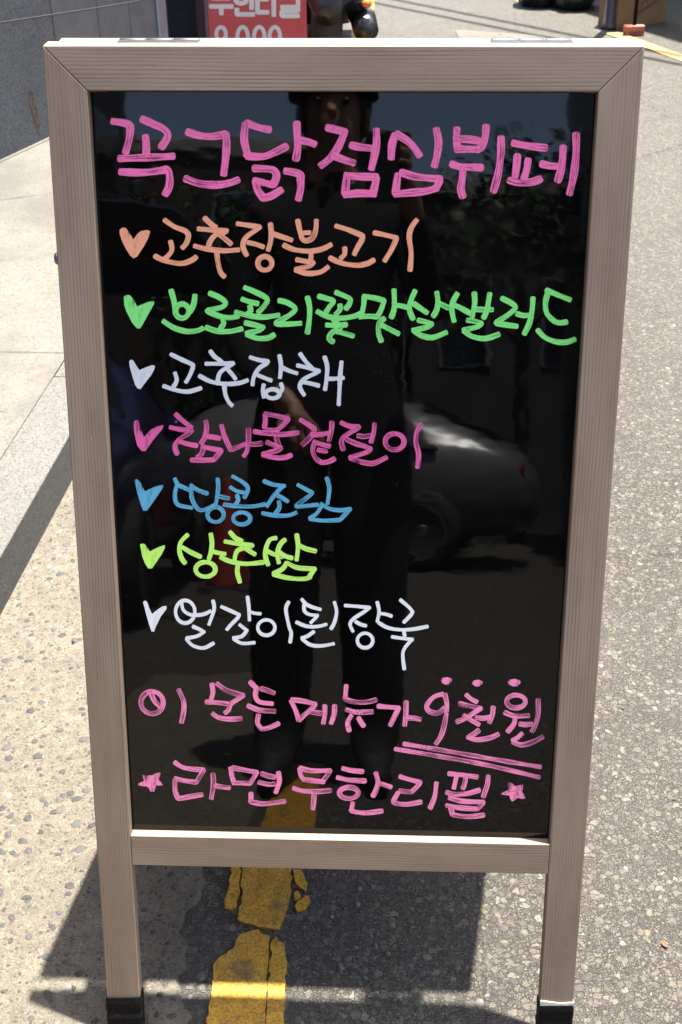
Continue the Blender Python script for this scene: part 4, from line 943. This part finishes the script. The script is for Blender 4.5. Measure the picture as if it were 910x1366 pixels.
for p in bme.polygons:
    c = p.center; p.use_smooth = True; ax = abs(c.x-PX)
    arm = (c.y > PYb+0.15 and c.z < 0.935 and c.z > 0.70) or (c.y > ph[1]-0.075 and c.z > 1.2)
    p.material_index = 0 if (c.z > 1.435 or arm) else 1 if c.z > 0.93 else 2 if c.z > 0.09 else 3
body = link(bpy.data.objects.new('body', bme)); body.parent = person
bm = bmesh.new(); bmesh.ops.create_icosphere(bm, subdivisions=4, radius=1.0)
for v in bm.verts:
    n = v.co.copy(); k = 1+0.03*math.sin(14*n.x+9*n.z)+0.02*math.sin(23*n.y)
    front = n.y > 0.25 and n.z < 0.45
    v.co = Vector((PX+n.x*0.088*k, PYb-0.005+n.y*(0.105 if not front else 0.06)*k, 1.615+n.z*0.098*k*(1.0 if n.z > 0 else 1.25)))
from_bm('hair', bm, M['hair'], person, True)
lathe('added_hat', [(0.104, 1.63), (0.106, 1.635), (0.108, 1.66), (0.104, 1.72), (0.085, 1.745), (0.001, 1.752)], M['cloth'], person, 28, Matrix.Translation((PX, PYb+0.005, 0)))  # headgear added to shade the face and keep the head dark
loft('nose', [(0, 0, 0.012, 0.018), (0.014, -0.006, 0.011, 0.012), (0.02, -0.008, 0.006, 0.006)], M['skin'], person).location = (PX, PYb+0.108, 1.575)
for s in (-1, 1):
    lathe('eye', [(0.001, 0.010), (0.008, 0.006), (0.011, 0.0), (0.008, -0.006), (0.001, -0.010)], M['hair'], person, 12, Matrix.Translation((PX+s*0.031, PYb+0.103, 1.598)))
    loft('ear', [(-0.018, 0, 0.006, 0.022), (0, 0.002, 0.009, 0.03), (0.014, 0, 0.005, 0.02)], M['skin'], person).location = (PX+s*0.080, PYb+0.01, 1.58)
loft('mouth', [(0, 0, 0.02, 0.005), (0.006, 0, 0.018, 0.004)], M['redlens'], person).location = (PX, PYb+0.100, 1.535)
phn = thing('phone', 'black smartphone held upright in the right hand of the person', 'phone', tuple(ph))
bm = bmesh.new(); add_box(bm, -0.036, 0.036, -0.004, 0.004, -0.11, 0.042, 0.0035, 3); from_bm('phone_case', bm, M['blackplastic'], phn)
box('screen', -0.033, 0.033, -0.0048, -0.0042, -0.106, 0.038, M['glass'], phn)
lathe('lens', [(0.001, 0), (0.008, 0), (0.008, 0.0016), (0.001, 0.0016)], M['blackgloss'], phn, 16, Matrix.Translation((0, 0.0042, 0.03)) @ Matrix.Rotation(-math.pi/2, 4, 'X'))

# ---- cars
def car(loc, rz, paint, label, group=None, fast=False):
    t = thing('parked_car', label, 'car', loc, rz, group)
    # stations along x: (x, half width, sill z, belt z, roof z, roof half width)
    S_ = [(-2.28, 0.55, 0.42, 0.60, 0.62, 0.50), (-2.20, 0.78, 0.32, 0.86, 0.92, 0.72), (-1.75, 0.86, 0.24, 0.92, 1.02, 0.76), (-1.30, 0.89, 0.22, 0.94, 1.10, 0.72), (-0.75, 0.90, 0.20, 0.95, 1.40, 0.60), (0.0, 0.90, 0.20, 0.95, 1.47, 0.60), (0.45, 0.90, 0.20, 0.95, 1.42, 0.60), (1.15, 0.89, 0.22, 0.95, 1.02, 0.70), (1.75, 0.87, 0.24, 0.84, 0.90, 0.72), (2.15, 0.78, 0.30, 0.70, 0.76, 0.66), (2.28, 0.55, 0.42, 0.56, 0.60, 0.48)]
    if fast:
        S_[1:5] = [(-2.20, 0.78, 0.32, 0.90, 0.98, 0.66), (-1.75, 0.86, 0.24, 0.94, 1.20, 0.62), (-1.30, 0.89, 0.22, 0.95, 1.37, 0.60), (-0.75, 0.90, 0.20, 0.95, 1.46, 0.60)]
    vs, fs = [], []; K = 12
    for (x, hw_, zs, zb, zr, rw) in S_:
        half = [(0, zs-0.02), (hw_*0.9, zs), (hw_, (zs+zb)/2), (hw_*0.985, zb), (rw+0.02, zr-0.035), (rw*0.6, zr)]
        ring = half + [(0, zr+0.01)] + [(-yy, zz) for yy, zz in half[:0:-1]]
        vs += [(x, yy, zz) for yy, zz in ring]
    for i in range(len(S_)-1):
        for k in range(K): fs.append((i*K+k, i*K+(k+1) % K, (i+1)*K+(k+1) % K, (i+1)*K+k))
    fs.append(tuple(range(K))); n = len(S_); fs.append(tuple(range((n-1)*K, n*K))[::-1])
    o = pyd('body', vs, fs, paint, t, True)
    bm = bmesh.new(); bm.from_mesh(o.data); bmesh.ops.recalc_face_normals(bm, faces=bm.faces[:]); bm.to_mesh(o.data); bm.free()
    md = o.modifiers.new('sub', 'SUBSURF'); md.levels = 1; md.render_levels = 2
    def pane(name, quad, off):
        c = [Vector(q) for q in quad]; nn = (c[1]-c[0]).cross(c[2]-c[0]).normalized()
        if nn.dot(Vector(off)) < 0: nn = -nn
        return pyd(name, [p_+nn*0.012 for p_ in c]+[p_-nn*0.03 for p_ in c], [(0, 1, 2, 3), (0, 4, 5, 1), (1, 5, 6, 2), (2, 6, 7, 3), (3, 7, 4, 0)], M['glass'], t)
    for s in (-1, 1):
        pane('window', [(-0.02, s*0.875, 0.975), (-1.5, s*0.865, 0.995), (-1.2, s*0.66, 1.29), (-0.02, s*0.635, 1.40)] if fast else [(-0.02, s*0.875, 0.975), (-1.0, s*0.865, 0.975), (-0.68, s*0.635, 1.345), (-0.02, s*0.635, 1.40)], (0, s, 0))
        pane('window', [(0.04, s*0.875, 0.975), (0.92, s*0.865, 0.975), (0.48, s*0.64, 1.345), (0.04, s*0.635, 1.40)], (0, s, 0))
        for x in (-1.38, 1.38):
            wl = torus_tyre('wheel', 0.27, 0.055, 0.2, Matrix.Translation((x, s*0.80, 0.325)) @ Matrix.Rotation(math.pi/2, 4, 'X'), M['rubber'], t)
            lathe('rim', [(0.001, 0.0), (0.06, 0.0), (0.08, -0.02), (0.20, -0.01), (0.225, 0.02), (0.225, -0.06), (0.001, -0.06)] if s < 0 else [(0.001, 0.0), (0.06, 0.0), (0.08, 0.02), (0.20, 0.01), (0.225, -0.02), (0.225, 0.06), (0.001, 0.06)], M['chrome'], wl, 20, Matrix.Translation((x, s*0.905, 0.325)) @ Matrix.Rotation(math.pi/2, 4, 'X'))
        loft('headlight', [(-0.13, 0, 0.10, 0.05), (0.0, 0, 0.13, 0.06)], M['clearlens'], t).location = (0, 0, 0)
        h = t.children[-1]; h.rotation_euler = (0, 0, -math.pi/2); h.location = (2.2, s*0.58, 0.66)
        h = loft('tail_light', [(-0.10, 0, 0.11, 0.06), (0.0, 0, 0.12, 0.07)], M['redlens'], t); h.rotation_euler = (0, 0, math.pi/2); h.location = (-2.19, s*0.60, 0.80)
        loft('door_mirror', [(-0.05, 0, 0.06, 0.05), (0.06, 0, 0.08, 0.06)], paint, t).location = (0.78, s*0.98, 1.0)
    pane('windscreen', [(1.02, -0.74, 1.04), (1.02, 0.74, 1.04), (0.52, 0.57, 1.40), (0.52, -0.57, 1.40)], (1, 0, 1))
    pane('windscreen', [(-2.0, -0.6, 1.10), (-2.0, 0.6, 1.10), (-1.35, 0.55, 1.36), (-1.35, -0.55, 1.36)] if fast else [(-1.2, -0.72, 1.08), (-1.2, 0.72, 1.08), (-0.80, 0.57, 1.39), (-0.80, -0.57, 1.39)], (-1, 0, 1))
    return t
car((-0.82, -9.2, 0), R_(190), M['silver'], 'silver saloon car parked across the street behind the photographer', 'parked cars', True)
car((-2.05, -5.6, 0), R_(88), M['navy'], 'dark blue saloon car parked beside the red traffic cone', 'parked cars')
# ---- red cone
cn = thing('traffic_cone', 'red traffic cone standing on the road near the dark blue car', 'cone', (-0.95, -6.3, 0))
lathe('cone_body', [(0.14, 0.03), (0.135, 0.05), (0.03, 0.70), (0.02, 0.72), (0.001, 0.72)], M['cone'], cn, 24); box('cone_base', -0.18, 0.18, -0.18, 0.18, 0.0, 0.03, M['rubber'], cn, 0.01)

# ---- buildings behind the photographer
def block(name, x0, x1, y0, y1, h, mat, label, face, nwin, floors, sill=1.0):
    t = thing(name, label, 'building', ((x0+x1)/2, (y0+y1)/2, 0)); cx, cy = (x0+x1)/2, (y0+y1)/2
    box('wall', x0-cx, x1-cx, y0-cy, y1-cy, -0.05, h, mat, t, 0)
    box('parapet', x0-cx-0.06, x1-cx+0.06, y0-cy-0.06, y1-cy+0.06, h+0.002, h+0.22, M['render_c'], t, 0.01)
    for f in range(floors):
        for k in range(nwin):
            z0 = sill+f*2.7; z1 = z0+1.3
            if face == 'y': L0 = x0+(x1-x0)*(k+0.25)/nwin-cx; L1 = x0+(x1-x0)*(k+0.75)/nwin-cx; a = (L0, L1, y1-cy-0.02, y1-cy+0.03)
            else:
                L0 = y0+(y1-y0)*(k+0.25)/nwin-cy; L1 = y0+(y1-y0)*(k+0.75)/nwin-cy; sx = x1 if face == '+x' else x0
                a = (sx-cx-0.025, sx-cx+0.025, L0, L1)
            wn = box('window', *a, z0, z1, M['alu'], t, 0)
            g = (a[0]+0.05, a[1]-0.05, a[3]+0.001, a[3]+0.01) if face == 'y' else ((a[1]+0.001, a[1]+0.01) if face == '+x' else (a[0]-0.01, a[0]-0.001))+(a[2]+0.05, a[3]-0.05)
            box('pane', *g, z0+0.05, z1-0.05, M['glass'], wn, 0)
    return t
block('brick_building', -4.6, 0.4, -22, -16.5, 5.6, M['render_b'], 'brown brick building at the end of the street behind the photographer', 'y', 3, 2)
block('grey_building', 0.5, 6.5, -21, -16.0, 4.9, M['render_a'], 'grey rendered building facing the menu board across the street', 'y', 4, 1, 2.4)
block('shop_building', -8.0, -3.3, -14, -1.5, 6.4, M['render_a'], 'long grey building along the pavement side of the street', '+x', 5, 2)
block('pale_building', 2.4, 7.0, -14, -3.2, 6.0, M['render_c'], 'pale rendered building along the far side of the street', '-x', 6, 2)

# ---- dry leaf on the asphalt
lg_ = on_ground(886, 1262); lf = []
for k in range(9):
    t_ = k/8; wv = 0.0045*math.sin(math.pi*t_)**0.8; lf += [(t_*0.02-0.01, -wv, 0.004+0.002*abs(math.sin(3*t_))), (t_*0.02-0.01, 0.0, 0.0025+0.0015*t_), (t_*0.02-0.01, wv, 0.005-0.001*t_)]
fl_ = [q for k in range(8) for q in ((3*k, 3*k+1, 3*k+4, 3*k+3), (3*k+1, 3*k+2, 3*k+5, 3*k+4))]
lo_ = pyd('dry_leaf', lf, fl_, simple('dry_leaf_brown', (0.11, 0.05, 0.015), 0.8, 0, 0.3, 300), None, True); lo_.location = (lg_[0], lg_[1], 0.001); lo_.rotation_euler = (0, 0, 2.2); lo_.scale = (0.7, 0.7, 0.7)
tag(lo_, 'small curled orange brown leaf on the asphalt right of the board', 'leaf')

# ---- street trees seen above the car in the panel
M['leaf'] = simple('tree_leaf', (0.035, 0.06, 0.018), 0.6, 0, 0.35, 3); M['bark'] = simple('tree_bark', (0.06, 0.05, 0.04), 0.9, 0, 0.3, 12, 0.5)
def street_tree(loc, h, rad, label, seed):
    g = np.random.default_rng(seed); t = thing('street_tree', label, 'tree', loc, 0, 'street trees')
    tube('trunk', [(0, 0, -0.02), (0.03, 0.02, h*0.3), (0.0, 0.05, h*0.55), (0.06, 0.0, h*0.85)], [0.11, 0.085, 0.06, 0.02], M['bark'], t, 10)
    V, F = [], []; tips = []
    for k in range(9):
        a = g.random()*6.28; z0 = h*(0.38+0.3*g.random()); L = rad*(0.6+0.5*g.random()); e = np.array([math.cos(a)*L, math.sin(a)*L, z0+h*(0.1+0.2*g.random())])
        tube('limb', [(0.01, 0.03, z0), tuple((np.array([0.01, 0.03, z0])+e)/2+np.array([0, 0, 0.08])), tuple(e)], [0.035, 0.022, 0.008], M['bark'], t, 6); tips.append(e)
    for e in tips + [np.array([0, 0, h*0.85]), np.array([0, 0, h*0.7])]:
        for _ in range(170):
            c = e+g.normal(size=3)*np.array([0.30, 0.30, 0.24])*rad*0.9; n = g.normal(size=3); n /= np.linalg.norm(n); u = np.cross(n, [0.3, 0.5, 0.8]); u /= np.linalg.norm(u); v = np.cross(n, u); s0 = 0.05+0.05*g.random(); b = len(V)
            V += [c-u*s0, c+v*s0*0.45, c+u*s0, c-v*s0*0.45]; F.append((b, b+1, b+2, b+3))
    cr = pyd('crown', V, F, M['leaf'], t); cr['kind'] = 'stuff'
street_tree((1.75, -13.2, 0), 5.4, 1.0, 'slender street tree in front of the grey building', 21)
street_tree((-2.6, -15.2, 0), 5.0, 0.9, 'small street tree in front of the brown brick building', 22)
